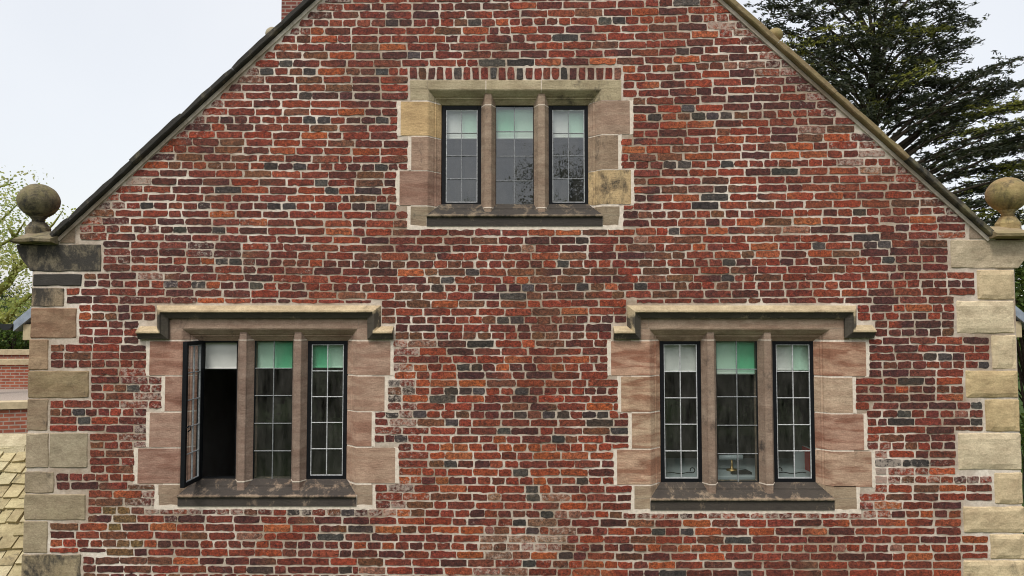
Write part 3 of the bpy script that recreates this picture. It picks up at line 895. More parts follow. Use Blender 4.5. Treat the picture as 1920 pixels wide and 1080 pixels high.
# kneelers: the left one swells out to the left with a hollow underside
def kn_l(s, t, x, y, z): return (x + (1 - min(1, t * 1.05)) ** 1.6 * 0.135 * (1 - s), y, z)
def kn_r(s, t, x, y, z): return (x - (1 - min(1, t * 1.05)) ** 1.6 * 0.12 * s, y, z)
block('kneeler_stone', wall, KNEEL_L, (.28, .24, .165), (.60, 0, 0), bulge=0.004, mat=M_ROCK, nx=14, ny=9, poly=kn_l)
block('kneeler_stone', wall, KNEEL_R, (.56, .47, .33), (.16, 0, .05), bulge=0.012, mat=M_ROCK, nx=14, ny=9, poly=kn_r)
def tri_l(s, t, x, y, z): return (x, y, z)
# small springer stones between kneeler and coping
for pts, c in (([(112, 455), (140, 455), (140, 428), (136, 424)], (.30, .23, .16)), ([(1818, 447), (1847, 447), (1822, 420), (1818, 420)], (.34, .27, .20))):
    m = MB()
    pa = [P(x, y, 0.1) for x, y in pts]; pb = [P(x, y, -0.003) for x, y in pts]
    m.prism(pa, pb)
    m.build('springer_stone', M_STONE, wall, col=c, fx=(.2, .2, 0))

# ---- windows
def prof_rows(F, Yoff=0.0):
    return R2(*F)

def jamb_piece(F3, side, xo, z0, z1, top_m=None, bot_m=None, inset=0.0):
    """closed prism: plan profile of the moulded jamb between z0 and z1, mitred against lintel or sill when asked"""
    x0, x1 = F3[0], F3[1]
    prof = [(xo, inset + 0.006), (xo + (0.006 if side < 0 else -0.006), inset)]
    for s, y in PROF:
        prof.append(((x0 + s - inset * 0.5) if side < 0 else (x1 - s + inset * 0.5), y + inset))
    prof.append((xo, 0.20))
    lo, hi = [], []
    for (x, y) in prof:
        s = max(0.0, (x - x0) if side < 0 else (x1 - x))
        hi.append((x, y, min(z1, top_m - s) if top_m is not None else z1))
        lo.append((x, y, max(z0, bot_m + s) if bot_m is not None else z0))
    return lo, hi

def lerpcol(n, c): return [c] * n

def build_window(w):
    F = w['F']
    F3 = R2(*F)                                    # X0, X1, Z0, Z1 of the front edge of the splay
    X0, X1, Z0, Z1 = F3
    xm = (F[0] + F[2]) / 2
    ym = (F[1] + F[3]) / 2
    win = None
    # mortar core following the stones a little behind their faces: it shows in the joints
    core = MB()
    ol = max(PX(xo, (a + b) / 2) for xo, a, b in w['left']) + 0.004
    orr = min(PX(xo, (a + b) / 2) for xo, a, b in w['right']) - 0.004
    ot, ob = PZ(xm, w['lt']) - 0.006, PZ(xm, w['sill'][3]) + 0.006
    ins = 0.0022
    rg = [[(ol, 0.19, ob), (orr, 0.19, ob), (orr, 0.19, ot), (ol, 0.19, ot)], [(ol, ins, ob), (orr, ins, ob), (orr, ins, ot), (ol, ins, ot)]]
    for s, y in PROF: 
        e = s - ins
        rg.append([(X0 + e, min(0.19, y + ins), Z0 + e), (X1 - e, min(0.19, y + ins), Z0 + e), (X1 - e, min(0.19, y + ins), Z1 - e), (X0 + e, min(0.19, y + ins), Z1 - e)])
    k = len(rg)
    core.add([p for r in rg for p in r], [(i * 4 + j, i * 4 + (j + 1) % 4, ((i + 1) % k) * 4 + (j + 1) % 4, ((i + 1) % k) * 4 + j) for i in range(k) for j in range(4)])
    win = core.build('window', M_LIME, house)
    ref_lt, ref_lb = PZ(xm, w['lt']), PZ(xm, w['lb'])
    for side, key in ((-1, 'left'), (1, 'right')):
        for i, (xo, a, b) in enumerate(w[key]):
            lo, hi = jamb_piece(F3, side, PX(xo, (a + b) / 2), PZ(xo, b), PZ(xo, a), top_m=Z1 + 0.0, bot_m=Z0)
            m = MB(); m.prism(lo, hi)
            m.build('jamb_stone', M_STONE, win, col=tuple(x * k for x, k in zip(w['c_l' if side < 0 else 'c_r'][i], (1.50, 1.42, 1.42))), fx=w['fx_l' if side < 0 else 'fx_r'][i])
    # lintel stones
    n = len(w['lintel'])
    for i, (a, b) in enumerate(w['lintel']):
        m = MB()
        xa, xb = PX(a, w['lt']), PX(b, w['lt'])
        if i > 0: xa += 0.004
        if i < n - 1: xb -= 0.004
        lo, hi = [], []
        prof = [(0.0, 0.20), (0.0, 0.0)]
        pr = []
        for (s, y) in PROF: pr.append((s, y, Z1 - s))
        A, B = [], []
        topz = ref_lt
        pts = [(None, 0.20, topz), (None, 0.004, topz), (None, 0.0, topz - 0.004)] + [(s, y, z) for (s, y, z) in pr]
        for (s, y, z) in pts:
            ss = 0.0 if s is None else s
            A.append((X0 + ss if (i == 0 and s is not None) else (X0 if i == 0 else xa), y, z))
            B.append((X1 - ss if (i == n - 1 and s is not None) else (X1 if i == n - 1 else xb), y, z))
        m.prism(A, B)
        for end, xo, side in ((i == 0, xa, -1), (i == n - 1, xb, 1)):
            if not end: continue
            lo, hi = jamb_piece(F3, side, xo, ref_lb, Z1, top_m=Z1)
            m.prism(lo, hi)
            xi = X0 if side < 0 else X1
            m.bbox(min(xo, xi), max(xo, xi), 0.0, 0.2, Z1, topz, 0.003)
        m.build('lintel', M_STONE, win, col=tuple(x * 1.22 for x in w['c_lin'][i]), fx=w['fx_lin'][i])
    # sill
    s0, s1, st, sb = w['sill']
    sz1, sz0 = PZ(xm, st), PZ(xm, sb)
    xa, xb = PX(s0, sb), PX(s1, sb)
    m = MB()
    A, B = [], []
    nose = -0.022
    pts = [(None, 0.2, sz0), (None, -0.006, sz0), (None, -0.004, Z0 - 0.028), (0.0, nose, Z0 - 0.014), (0.0, nose, Z0 - 0.002), (0.0, nose + 0.004, Z0)] + [(s, y, Z0 + s * (1.0)) for (s, y) in PROF[1:]]
    for (s, y, z) in pts:
        ss = 0.0 if s is None else s
        A.append((X0 + ss, y, z)); B.append((X1 - ss, y, z))
    m.prism(A, B)
    nv = len(m.v)
    fs = [.74, .76, .76, .55, .42, .54] + [.70] * (len(pts) - 6)
    m.build('sill', M_STONE, win, col=w['c_sill'], fx=[(q, .2, 0) for q in fs] * 2)
    for xo, xi, side in ((xa, X0, -1), (xb, X1, 1)):
        e = MB()
        lo, hi = jamb_piece(F3, side, xo, Z0, sz1, bot_m=Z0)
        e.prism(lo, hi)
        e.bbox(min(xo, xi), max(xo, xi), 0.0015, 0.2, sz0, Z0, 0.003)
        e.build('sill_end', M_STONE, win, col=tuple(x * 1.0 for x in w['c_sill']), fx=(.28, .3, 0))
    # pale pointing band round the whole surround
    band = MB()
    def strip(x0, y0, x1, y1, Y=0.0005):
        a, b, c, d = R2(x0, y0, x1, y1)
        Y += 0.00025 * len(band.v) / 40 % 0.0015
        o = []
        for (p, q) in (((a, c), (b, c)), ((b, c), (b, d)), ((b, d), (a, d)), ((a, d), (a, c))):
            n = max(2, int(math.hypot(q[0] - p[0], q[1] - p[1]) / 0.035))
            o += [(p[0] + (q[0] - p[0]) * i / n + random.gauss(0, .0035), p[1] + (q[1] - p[1]) * i / n + random.gauss(0, .0035)) for i in range(n)]
        band.prism([(x, 0.02, z) for x, z in o], [(x, Y, z) for x, z in o])
    for key, sgn in (('left', -1), ('right', 1)):
        for (xo, a, b) in w[key]:
            x_in = xo + 3 * -sgn
            lo_, hi_ = sorted((xo + sgn * 6.0, x_in)); strip(lo_, a - 1.1, hi_, b + 1.1)
    strip(s0 - 6, sb - 2, s1 + 6, sb + 7)
    for xx, sg in ((s0, -1), (s1, 1)):
        lo_, hi_ = sorted((xx + sg * 6, xx - sg * 3)); strip(lo_, st - 1, hi_, sb + 6.8, 0.0011)
    band.build('pointing', M_LIME, win)
    # mullions
    fy0, fy1 = w['fy']
    for a, b in ((w['lights'][0][1], w['lights'][1][0]), (w['lights'][1][1], w['lights'][2][0])):
        xc = (PX(a, ym, FDEPTH) + PX(b, ym, FDEPTH)) / 2
        hb = (PX(b, ym, FDEPTH) - PX(a, ym, FDEPTH)) / 2 + 0.001
        def plan(z, gr=0.0):
            ha = 0.026 + gr
            pp = [(-hb - gr, 0.20), (-hb - gr, 0.104 - gr), (-ha - 0.008, 0.042 - gr), (-ha - 0.006, 0.032 - gr), (-ha, 0.026 - gr), (ha, 0.026 - gr), (ha + 0.006, 0.032 - gr), (ha + 0.008, 0.042 - gr), (hb + gr, 0.104 - gr), (hb + gr, 0.20)]
            return [(xc + x, y, z) for x, y in pp]
        zb, zt = Z0 + 0.02, Z1 - 0.02
        zj0, zj1 = PZ(xm, fy1 + 3, 0.05), PZ(xm, fy0 - 1, 0.05)
        m = MB()
        m.prism(plan(zb), plan(zj0 - 0.003)); m.prism(plan(zj0 + 0.003), plan(zj1 - 0.003)); m.prism(plan(zj1 + 0.003), plan(zt))
        m.build('mullion', M_STONE, win, col=tuple(x * 1.3 for x in w['c_mul']), fx=w['fx_mul'])
        j = MB()
        j.prism(plan(zj0 - 0.0045, 0.002), plan(zj0 + 0.0045, 0.002)); j.prism(plan(zj1 - 0.0035, 0.0005), plan(zj1 + 0.0035, 0.0005))
        j.build('mullion_joint', M_LIME, win)
    # lights: iron casements left and right, leaded glass in all three
    tints = {'upper': ['cm', 'lm', 'cm'], 'left': ['cc', 'mg', 'gm'], 'right': ['cc', 'mg', 'cm']}[w['key']]
    GM = {'l': M_GLASS_L, 'c': M_GLASS, 'm': M_GLASS_M, 'g': M_GLASS_G}
    YF = FDEPTH
    for li, (a, b) in enumerate(w['lights']):
        xa, xb = PX(a, ym, YF), PX(b, ym, YF)
        za, zb = PZ(xm, fy1, YF), PZ(xm, fy0, YF)
        opened = (w['key'] == 'left' and li == 0)
        casement = li != 1
        def T(x, y, z):                                       # the open casement swings on its left edge
            if not opened: return (x, y, z)
            return (xa - (y - YF) * 1.0 + 0.004, YF - (x - xa) + 0.0, z)
        def tb(mb, x0, x1, y0, y1, z0, z1, bb=0.002):
            t = MB(); t.bbox(x0, x1, y0, y1, z0, z1, bb)
            mb.add([T(*p) for p in t.v], t.f)
        if casement and opened:                               # the fixed iron subframe left in the opening
            m = MB()
            m.bbox(xa - 0.006, xa + 0.010, YF + 0.004, YF + 0.03, za, zb, 0.002); m.bbox(xb - 0.016, xb + 0.004, YF + 0.004, YF + 0.03, za, zb, 0.002)
            m.bbox(xa + 0.0101, xb - 0.0161, YF + 0.004, YF + 0.03, zb - 0.018, zb, 0.002); m.bbox(xa + 0.0101, xb - 0.0161, YF + 0.004, YF + 0.03, za, za + 0.02, 0.002)
            m.build('casement_subframe', M_IRON, win)
        bw = 0.034 if casement else 0.006
        m = MB()
        tb(m, xa, xa + bw, YF - 0.008, YF + 0.028, za, zb); tb(m, xb - bw, xb, YF - 0.008, YF + 0.028, za, zb)
        tb(m, xa + bw, xb - bw, YF - 0.0075, YF + 0.0275, zb - bw, zb); tb(m, xa + bw, xb - bw, YF - 0.0075, YF + 0.0275, za, za + bw)
        m.build('casement_frame' if casement else 'glazing_frame', M_IRON, win)
        gx0, gx1, gz0, gz1 = xa + bw, xb - bw, za + bw, zb - bw
        if casement:
            m = MB(); q = 0.0065
            tb(m, gx0, gx0 + q, YF - 0.003, YF + 0.012, gz0, gz1, .001); tb(m, gx1 - q, gx1, YF - 0.003, YF + 0.012, gz0, gz1, .001)
            tb(m, gx0 + q, gx1 - q, YF - 0.0025, YF + 0.0115, gz1 - q, gz1, .001); tb(m, gx0 + q, gx1 - q, YF - 0.0025, YF + 0.0115, gz0, gz0 + q, .001)
            m.build('glazing_bead', M_PUTTY if not opened else M_LEAD, win)
            gx0 += q; gx1 -= q; gz0 += q; gz1 -= q
        rows = w['rows']
        zz = list(np.linspace(gz0, gz1, rows + 1)); xmid = (gx0 + gx1) / 2 + random.uniform(-.003, .003)
        m = MB(); lw = 0.0036
        tb(m, xmid - lw, xmid + lw, YF - 0.004, YF + 0.010, gz0, gz1, .0015)
        for r in range(1, rows):
            dz = random.uniform(-.003, .003); zz[r] += dz
            tb(m, gx0, gx1, YF - 0.0046, YF + 0.0106, zz[r] - lw, zz[r] + lw, .0015)
        m.build('lead_came', M_PUTTY if (casement and not opened and w['key'] != 'upper') else M_LEAD, win)
        for r in range(rows):
            for cidx, (p, q) in enumerate(((gx0, xmid), (xmid, gx1))):
                tint = tints[li][cidx] if r == rows - 1 else 'c'
                ta, tbb = random.gauss(0, 0.0013), random.gauss(0, 0.0011)
                y0 = YF + 0.003
                v = [(p, y0 - ta, zz[r]), (q, y0 + ta, zz[r]), (q, y0 + ta + tbb, zz[r + 1]), (p, y0 - ta + tbb, zz[r + 1])]
                v = [T(*u) for u in v]
                mk('pane', v, [(0, 1, 2, 3)], GM[tint], win)
        if opened:
            m = MB()
            hz = PZ(350, 803, -0.2)
            bx, by = xa - 0.012, YF - (xb - xa) + 0.012
            m.tube([(bx, by, hz), (bx + 0.03, by - 0.005, hz + 0.004), (bx + 0.055, by, hz + 0.02), (bx + 0.06, by, hz - 0.015), (bx + 0.04, by, hz - 0.028)], 0.006, 6)
            m.bbox(bx - 0.004, bx + 0.018, by - 0.01, by + 0.012, hz - 0.04, hz + 0.04, 0.003)
            m.build('casement_handle', M_IRON, win)
        if w['key'] == 'right' and casement:
            m = MB()
            zs_ = gz0 + 0.03; d = 1 if li == 0 else -1
            xs_ = (gx0 + 0.02) if li == 0 else (gx1 - 0.02)
            L = (gx1 - gx0) - 0.05
            pts = [(xs_ + d * L * t, YF + 0.05, zs_ + 0.006 * math.sin(t * 9)) for t in np.linspace(0, 1, 9)]
            cx, cz = pts[-1][0], pts[-1][2] + 0.022
            pts += [(cx + d * 0.02 * math.sin(t), YF + 0.05, cz - 0.022 * math.cos(t)) for t in np.linspace(0.5, 5.2, 10)]
            m.tube(pts, 0.0045, 5)
            m.build('window_stay', M_IRON, win)
    # dark room behind
    m = MB()
    rx0, rx1, rz0, rz1 = X0 - 0.5, X1 + 0.5, Z0 - 0.7, Z1 + 0.25
    a = [(rx0, 0.205, rz0), (rx1, 0.205, rz0), (rx1, 0.205, rz1), (rx0, 0.205, rz1)]
    b = [(x, 3.6, z) for (x, _, z) in a]
    m.add(a + b, [(4, 5, 6, 7), (0, 1, 5, 4), (1, 2, 6, 5), (2, 3, 7, 6), (3, 0, 4, 7)])
    # inner face of the wall round the opening
    ix0, ix1, iz0, iz1 = X0 + SPLAY - 0.02, X1 - SPLAY + 0.02, Z0 + SPLAY - 0.02, Z1 - SPLAY + 0.02
    c = [(ix0, 0.2055, iz0), (ix1, 0.2055, iz0), (ix1, 0.2055, iz1), (ix0, 0.2055, iz1)]
    a2 = [(x, 0.2055, z) for (x, _, z) in a]
    m.add(a2 + c, [(0, 1, 5, 4), (1, 2, 6, 5), (2, 3, 7, 6), (3, 0, 4, 7)])
    m.build('room', M_ROOM, win)
    return win, F3

win_obj = {}
for w in WINS:
    win_obj[w['key']] = build_window(w)

# ---- hood moulds of the two lower windows
def hood(path_px, win, c, fx):
    pth = [Vector((PX(x, y), 0, PZ(x, y))) for x, y in path_px]
    prof = [(0.060, 0.012), (0.054, -0.002), (0.012, -0.070), (-0.002, -0.070), (-0.006, -0.056), (-0.030, -0.040), (-0.050, -0.030), (-0.056, -0.026), (-0.056, 0.012)]
    n = len(pth)
    rings = []
    for i, p in enumerate(pth):
        ds = []
        if i > 0: ds.append((pth[i] - pth[i - 1]).normalized())
        if i < n - 1: ds.append((pth[i + 1] - pth[i]).normalized())
        ns = [Vector((-d.z, 0, d.x)) for d in ds]
        if len(ns) == 1: mt = ns[0]
        else:
            mt = (ns[0] + ns[1]); mt = mt / max(0.3, mt.dot(ns[0]))
        rings.append([(p.x + mt.x * a, y, p.z + mt.z * a) for a, y in prof])
    m = MB()
    k = len(prof)
    v = [q for r in rings for q in r]
    f = [tuple(range(k)), tuple((n - 1) * k + i for i in range(k))[::-1]]
    for i in range(n - 1):
        for j in range(k): f.append((i * k + j, i * k + (j + 1) % k, (i + 1) * k + (j + 1) % k, (i + 1) * k + j))
    m.add(v, f)
    cols = []
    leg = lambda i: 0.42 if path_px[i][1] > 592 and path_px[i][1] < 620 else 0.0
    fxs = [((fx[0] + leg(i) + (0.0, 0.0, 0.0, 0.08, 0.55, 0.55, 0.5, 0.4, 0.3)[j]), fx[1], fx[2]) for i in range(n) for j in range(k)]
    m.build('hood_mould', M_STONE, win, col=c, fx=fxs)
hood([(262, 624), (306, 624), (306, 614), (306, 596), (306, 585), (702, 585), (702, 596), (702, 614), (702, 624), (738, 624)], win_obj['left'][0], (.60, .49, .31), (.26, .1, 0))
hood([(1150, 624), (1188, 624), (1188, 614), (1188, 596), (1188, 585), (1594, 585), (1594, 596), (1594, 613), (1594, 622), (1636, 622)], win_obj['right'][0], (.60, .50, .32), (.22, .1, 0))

# ---- blinds hanging in the windows
BL = {'upper': (258, ['left', 'middle', 'right']), 'left': (689, ['open left', 'middle', 'right']), 'right': (695, ['left', 'middle', 'right'])}
for w in WINS:
    yb, names = BL[w['key']]
    for li, (a, b) in enumerate(w['lights']):
        Y = 0.165
        ym = sum(w['fy']) / 2
        yb2 = yb + (0, 0, -2)[li] + ((0, 4, -1)[li] if w['key'] == 'right' else 0)
        x0, x1 = PX(a, ym, FDEPTH) + 0.006, PX(b, ym, FDEPTH) - 0.006
        zt, zb = PZ(960, w['fy'][0] + 1, FDEPTH) - 0.03, PZ(960, yb2, Y)
        nx, v, f = 14, [], []
        for j in range(6):
            for i in range(nx + 1):
                x = x0 + (x1 - x0) * i / nx; z = zt + (zb - zt) * j / 5
                sag = (0.010 * math.sin(math.pi * i / nx) if (w['key'] == 'right' and li != 1) else 0.0) * j / 5
                yy = Y + 0.006 * hn(x * 12, z * 5, li + 3.0) * (3 if w['key'] == 'right' and li != 1 else 1)
                v.append((x, yy, z - sag))
        for j in range(5):
            for i in range(nx):
                p = j * (nx + 1) + i
                f.append((p, p + 1, p + nx + 2, p + nx + 1))
        base = ((x0 + x1) / 2, Y, zb)
        root = empty('roller_blind', base)
        mk('fabric', v, f, M_BLIND, root, smooth=True)
        mm = MB(); mm.bbox(x0, x1, Y - 0.006, Y + 0.006, zb - 0.014, zb + 0.002, 0.003); mm.build('bottom_bar', M_BLIND, root)
        mm = MB(); mm.tube([(x0, Y + 0.012, zt + 0.012), (x1, Y + 0.012, zt + 0.012)], 0.016, 8); mm.build('roller', M_BLIND, root)
        tag(root, f"cream roller blind half drawn behind the {names[li]} light of the {dict(upper='upper', left='lower left', right='lower right')[w['key']]} window", 'blind', 'blinds in the stone windows')

# ---- things seen through the lower right window
zd = EYE - 1.40
dx0, dx1 = PX(1225, 860, 0.6), PX(1560, 860, 0.6)
desk = tag(empty('desk', ((dx0 + dx1) / 2, 0.75, zd - 0.69)), 'white desk standing inside the lower right window', 'desk')
m = MB(); m.bbox(dx0, dx1, 0.30, 1.15, zd - 0.03, zd, 0.004); m.build('desk_top', M_WHITE, desk)
for sx_ in (dx0 + 0.02, dx1 - 0.05):
    m = MB(); m.bbox(sx_, sx_ + 0.03, 0.33, 1.1, zd - 0.69, zd - 0.031, 0.003); m.build('side_panel', M_WHITE, desk)
lx = PX(1372, 868, 0.55)
lamp = tag(empty('desk_lamp', (lx, 0.55, zd)), 'small brass desk lamp with white tube shade on the white desk', 'lamp')
m = MB(); m.lathe((lx, 0.55, zd), [(0.05, 0.0), (0.05, 0.012), (0.018, 0.02), (0.010, 0.05), (0.010, 0.12)], 16); m.build('stand', M_BRASS, lamp, smooth=True)
m = MB(); m.tube([(lx - 0.12, 0.55, zd + 0.12), (lx + 0.10, 0.55, zd + 0.125)], 0.024, 12); m.build('shade', M_WHITE, lamp, smooth=True)
m = MB(); cx = PX(1390, 880, 0.40)
m.prism([(cx - 0.09, 0.38, zd), (cx + 0.09, 0.38, zd), (cx + 0.09, 0.38, zd + 0.02), (cx + 0.05, 0.38, zd + 0.04), (cx - 0.09, 0.38, zd + 0.015)], [(cx - 0.09, 0.43, zd), (cx + 0.09, 0.43, zd), (cx + 0.09, 0.43, zd + 0.02), (cx + 0.05, 0.43, zd + 0.04), (cx - 0.09, 0.43, zd + 0.015)])
tag(m.build('stapler', M_BLACKPL), 'black stapler lying on the white desk beside the lamp', 'stapler')
bx = PX(1513, 868, 0.55)
for k in range(2):
    bk = tag(empty('book', (bx + 0.035 * k, 0.55, zd)), ('thicker red book standing on the white desk beside the letter rack', 'thinner red book standing at the right end of the white desk')[k], 'book', 'red books on the desk')
    m = MB(); m.bbox(bx + 0.035 * k, bx + 0.035 * k + (0.028, 0.02)[k], 0.5, 0.66, zd, zd + (0.21, 0.19)[k], 0.002); m.build('cover', M_RED, bk)
    m = MB(); m.box(bx + 0.035 * k + 0.004, bx + 0.035 * k + (0.024, 0.016)[k], 0.505, 0.664, zd + 0.004, zd + (0.213, 0.193)[k]); m.build('pages', M_WHITE, bk)
rx = PX(1500, 866, 0.62)
m = MB()
arc = [(rx - 0.055, zd), (rx + 0.055, zd)] + [(rx + 0.055 * math.cos(t), zd + 0.12 + 0.055 * math.sin(t)) for t in np.linspace(0, math.pi, 9)]
m.prism([(x, 0.60, z) for x, z in arc], [(x, 0.63, z) for x, z in arc])
tag(m.build('letter_rack', M_WHITE), 'white round-topped rack standing on the desk beside the red books', 'rack')

# ---- coping, kneeler slabs and ball finials
def coping(A, B, sgn, joints):
    """A foot, B towards the apex: slabs laid along the slope"""
    A, B = Vector(A), Vector(B)
    d = (B - A).normalized()
    nrm = Vector((-d.z, 0, d.x)) * (1 if sgn > 0 else -1)
    if nrm.z < 0: nrm = -nrm
    L = (Vector((apx, 0, apz)) - A).length
    bed = MB()
    o = A - nrm * 0.085
    q = [o, o + d * (L + 0.05), o + d * (L + 0.05) + nrm * 0.03, o + nrm * 0.03]
    bed.prism([(p.x, -0.012, p.z) for p in q], [(p.x, 0.30, p.z) for p in q])
    cop = bed.build('coping', M_MORTAR, house)
    ts = [0.0] + joints
    while ts[-1] < L - 0.75: ts.append(ts[-1] + random.uniform(0.66, 0.78))
    ts.append(L + (0.04 if sgn > 0 else -0.03))
    for i, (a, b) in enumerate(zip(ts[:-1], ts[1:])):
        a += 0.0015; b -= 0.0015
        n = 7
        lift = random.uniform(-0.004, 0.006)
        Y0 = -0.062 + random.uniform(-0.012, 0.008)
        v, f = [], []
        for j in range(n + 1):
            t = a + (b - a) * j / n
            e = 0.006 if j in (0, n) else 0.0
            w1 = hn(t * 6, sgn * 3.0, 1.0) * 0.010; w2 = hn(t * 9, sgn * 5.0, 4.0) * 0.010
            for (yy, hh) in ((Y0 + 0.008, -0.049 + w2), (Y0, -0.040 + w2), (Y0, -0.008 + lift + w1 - e), (Y0 + 0.012, 0.0 + lift + w1 - e), (0.31, 0.0 + lift), (0.31, -0.055)):
                p = A + d * t + nrm * hh
                v.append((p.x, yy + w2 * 0.5, p.z))
        k = 6
        for j in range(n):
            for s in range(k): f.append((j * k + s, j * k + (s + 1) % k, (j + 1) * k + (s + 1) % k, (j + 1) * k + s))
        f.append(tuple(range(k))); f.append(tuple(n * k + s for s in range(k))[::-1])
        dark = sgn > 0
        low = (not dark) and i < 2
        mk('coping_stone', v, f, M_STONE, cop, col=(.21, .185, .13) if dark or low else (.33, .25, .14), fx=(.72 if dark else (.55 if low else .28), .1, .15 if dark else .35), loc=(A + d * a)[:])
    return cop
Lpt = lambda x, y: Vector(P(x, y))
jl = [(Lpt(x, y) - LA).length for x, y in ((136, 414), (253, 308), (349, 222), (440, 133), (532, 47))]
jr = [(Lpt(x, y) - RA).length for x, y in ((1824, 407), (1699, 296), (1563, 175), (1458, 81))]
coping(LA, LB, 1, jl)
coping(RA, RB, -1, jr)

def kneeler_slab(xo_px, xi_px, yb, ft, sgn):
    """horizontal weathered slab the finial stands on; its top falls towards the front"""
    xo, xi = PX(xo_px, yb, -0.1), PX(xi_px, yb, -0.03)
    z0 = PZ(xo_px, yb + 6, -0.1)
    v, f = [], []
    a, b = (xo, xi)
    n = 8
    for j in range(n + 1):
        x = a + (b - a) * j / n
        nz = 0.004 * hn(x * 8, 2.0, sgn)
        endlow = 0.022 if j == 0 else 0.0
        for (y, z) in ((-0.04, z0 - 0.006), (-0.11, z0 + 0.006), (-0.115, z0 + 0.03 - endlow), (-0.10, z0 + 0.036 - endlow), (0.12, z0 + 0.118 - endlow * 2), (0.40, z0 + 0.06), (0.40, z0 - 0.006)):
            v.append((x, y + nz, z + nz))
    k = 7
    for j in range(n):
        for s in range(k): f.append((j * k + s, j * k + (s + 1) % k, (j + 1) * k + (s + 1) % k, (j + 1) * k + s))
    f.append(tuple(range(k))); f.append(tuple(n * k + s for s in range(k))[::-1])
    return mk('kneeler_slab', v, f, M_STONE, house, col=(.30, .25, .165) if sgn > 0 else (.40, .32, .19), fx=(.42 if sgn > 0 else .22, .1, .4)), z0
ksl, zL = kneeler_slab(17, 106, 448, 8, 1)
ksr, zR = kneeler_slab(1945, 1857, 438, 8, -1)

def finial(cx_px, cy_px, r_px, Y, zbase, col, fx, parent, s8=True):
    c = Vector(P(cx_px, cy_px, Y))
    k = (Y + DIST) / F_PX
    r = r_px * k
    zb = zbase
    ped = MB()
    h = (c.z - r * 0.86) - zb
    ped.lathe((c.x, c.y, zb - 0.03), [(0.60 * r, 0.0), (0.61 * r, h * 0.36 + 0.03), (0.59 * r, h * 0.40 + 0.03), (0.40 * r, h * 0.66 + 0.03), (0.38 * r, h * 0.70 + 0.03)], 8, math.pi / 8)
    fo = ped.build('ball_finial', M_STONE, parent, col=col, fx=fx)
    nk = MB()
    nk.lathe((c.x, c.y, zb), [(0.31 * r, h * 0.66), (0.30 * r, h * 0.84), (0.34 * r, h * 0.9), (0.42 * r, h * 0.98), (0.40 * r, h * 1.08)], 24)
    nk.build('neck', M_STONE, fo, col=tuple(x * 1.1 for x in col), fx=fx, smooth=True)
    bl = MB()
    prof = [(max(0.001, r * math.sin(t)) * (1 + 0.008 * math.sin(5 * t)), -r * 0.93 * math.cos(t)) for t in np.linspace(0.02, math.pi - 0.02, 22)]
    bl.lathe((c.x, c.y, c.z), prof, 36)
    vv = [(x + 0.004 * hn(x * 14, y * 14, z * 14), y, z + 0.004 * hn(x * 14, y * 14, z * 14 + 30)) for x, y, z in bl.v]
    mk('ball', vv, bl.f, M_STONE, fo, col=col, fx=fx, smooth=True)
    return fo
finial(73, 377, 35, 0.15, PZ(73, 440, 0.15) - 0.005, (.24, .205, .125), (.50, 0, .45), house)
finial(1888, 365, 35, 0.15, PZ(1888, 433, 0.15) - 0.005, (.46, .36, .17), (.36, .3, .5), house)

# ---- roof of the front wing and the main range behind it
def roof_slab(name, x0, z0, x1, z1, y0, y1, t, mat, parent):
    m = MB()
    d = Vector((x1 - x0, 0, z1 - z0)).normalized(); n = Vector((-d.z, 0, d.x))
    if n.z < 0: n = -n
    q = [(x0, z0), (x1, z1), (x1 - n.x * t, z1 - n.z * t), (x0 - n.x * t, z0 - n.z * t)]
    m.prism([(x, y0, z) for x, z in q], [(x, y1, z) for x, z in q])
    return m.build(name, mat, parent)
zel, zer = zl(XL) - 0.2, zr(XR) - 0.2
roof_slab('roof', XL, zel - 0.05, apx - 0.01, apz - 0.22, 0.31, BACK + 2, 0.12, M_TILE, house)
roof_slab('roof', XR, zer - 0.05, apx + 0.01, apz - 0.22, 0.31, BACK + 2, 0.12, M_TILE, house)
YR = 8.3
rzL = PZ(512, 90, YR); xr0, xr1 = PX(512, 60, YR), PX(1453, 66, YR)
mr = MB()
xa, xb = xr0 - 0.15, xr1 + 0.15
za = rzL - 3.6
sec = [(YR - 3.6, 0.0), (YR - 3.6, za), (YR, rzL), (YR + 3.6, za), (YR + 3.6, 0.0)]
mr.prism([(xa, y, z) for y, z in sec], [(xb, y, z) for y, z in sec])
mr.build('rear_range', M_FARBRICK, house)
m = MB()
for s in (-1, 1):
    q = [(YR, rzL + 0.06), (YR + s * 3.8, za - 0.14), (YR + s * 3.8, za - 0.22), (YR, rzL + 0.002)]
    m.prism([(xa + 0.3, y, z) for y, z in q], [(xb - 0.3, y, z) for y, z in q])
m.build('rear_roof', M_TILE, house)
finial(512, 64, 14, YR, rzL, (.42, .38, .28), (.1, 0, .2), house)
finial(1453, 66, 14.5, YR, PZ(1453, 92, YR), (.34, .27, .12), (.1, 0, .5), house)
cx0 = PX(541, 10, YR)
m = MB(); m.bbox(cx0, cx0 + 1.1, YR - 0.45, YR + 0.45, rzL - 0.8, rzL + 2.4, 0.01)
ch = m.build('chimney', M_CHIM, house)
m = MB(); m.bbox(cx0 - 0.06, cx0 + 1.16, YR - 0.51, YR + 0.51, rzL + 2.4, rzL + 2.55, 0.01); m.build('chimney_cap', M_COPESTONE, ch)

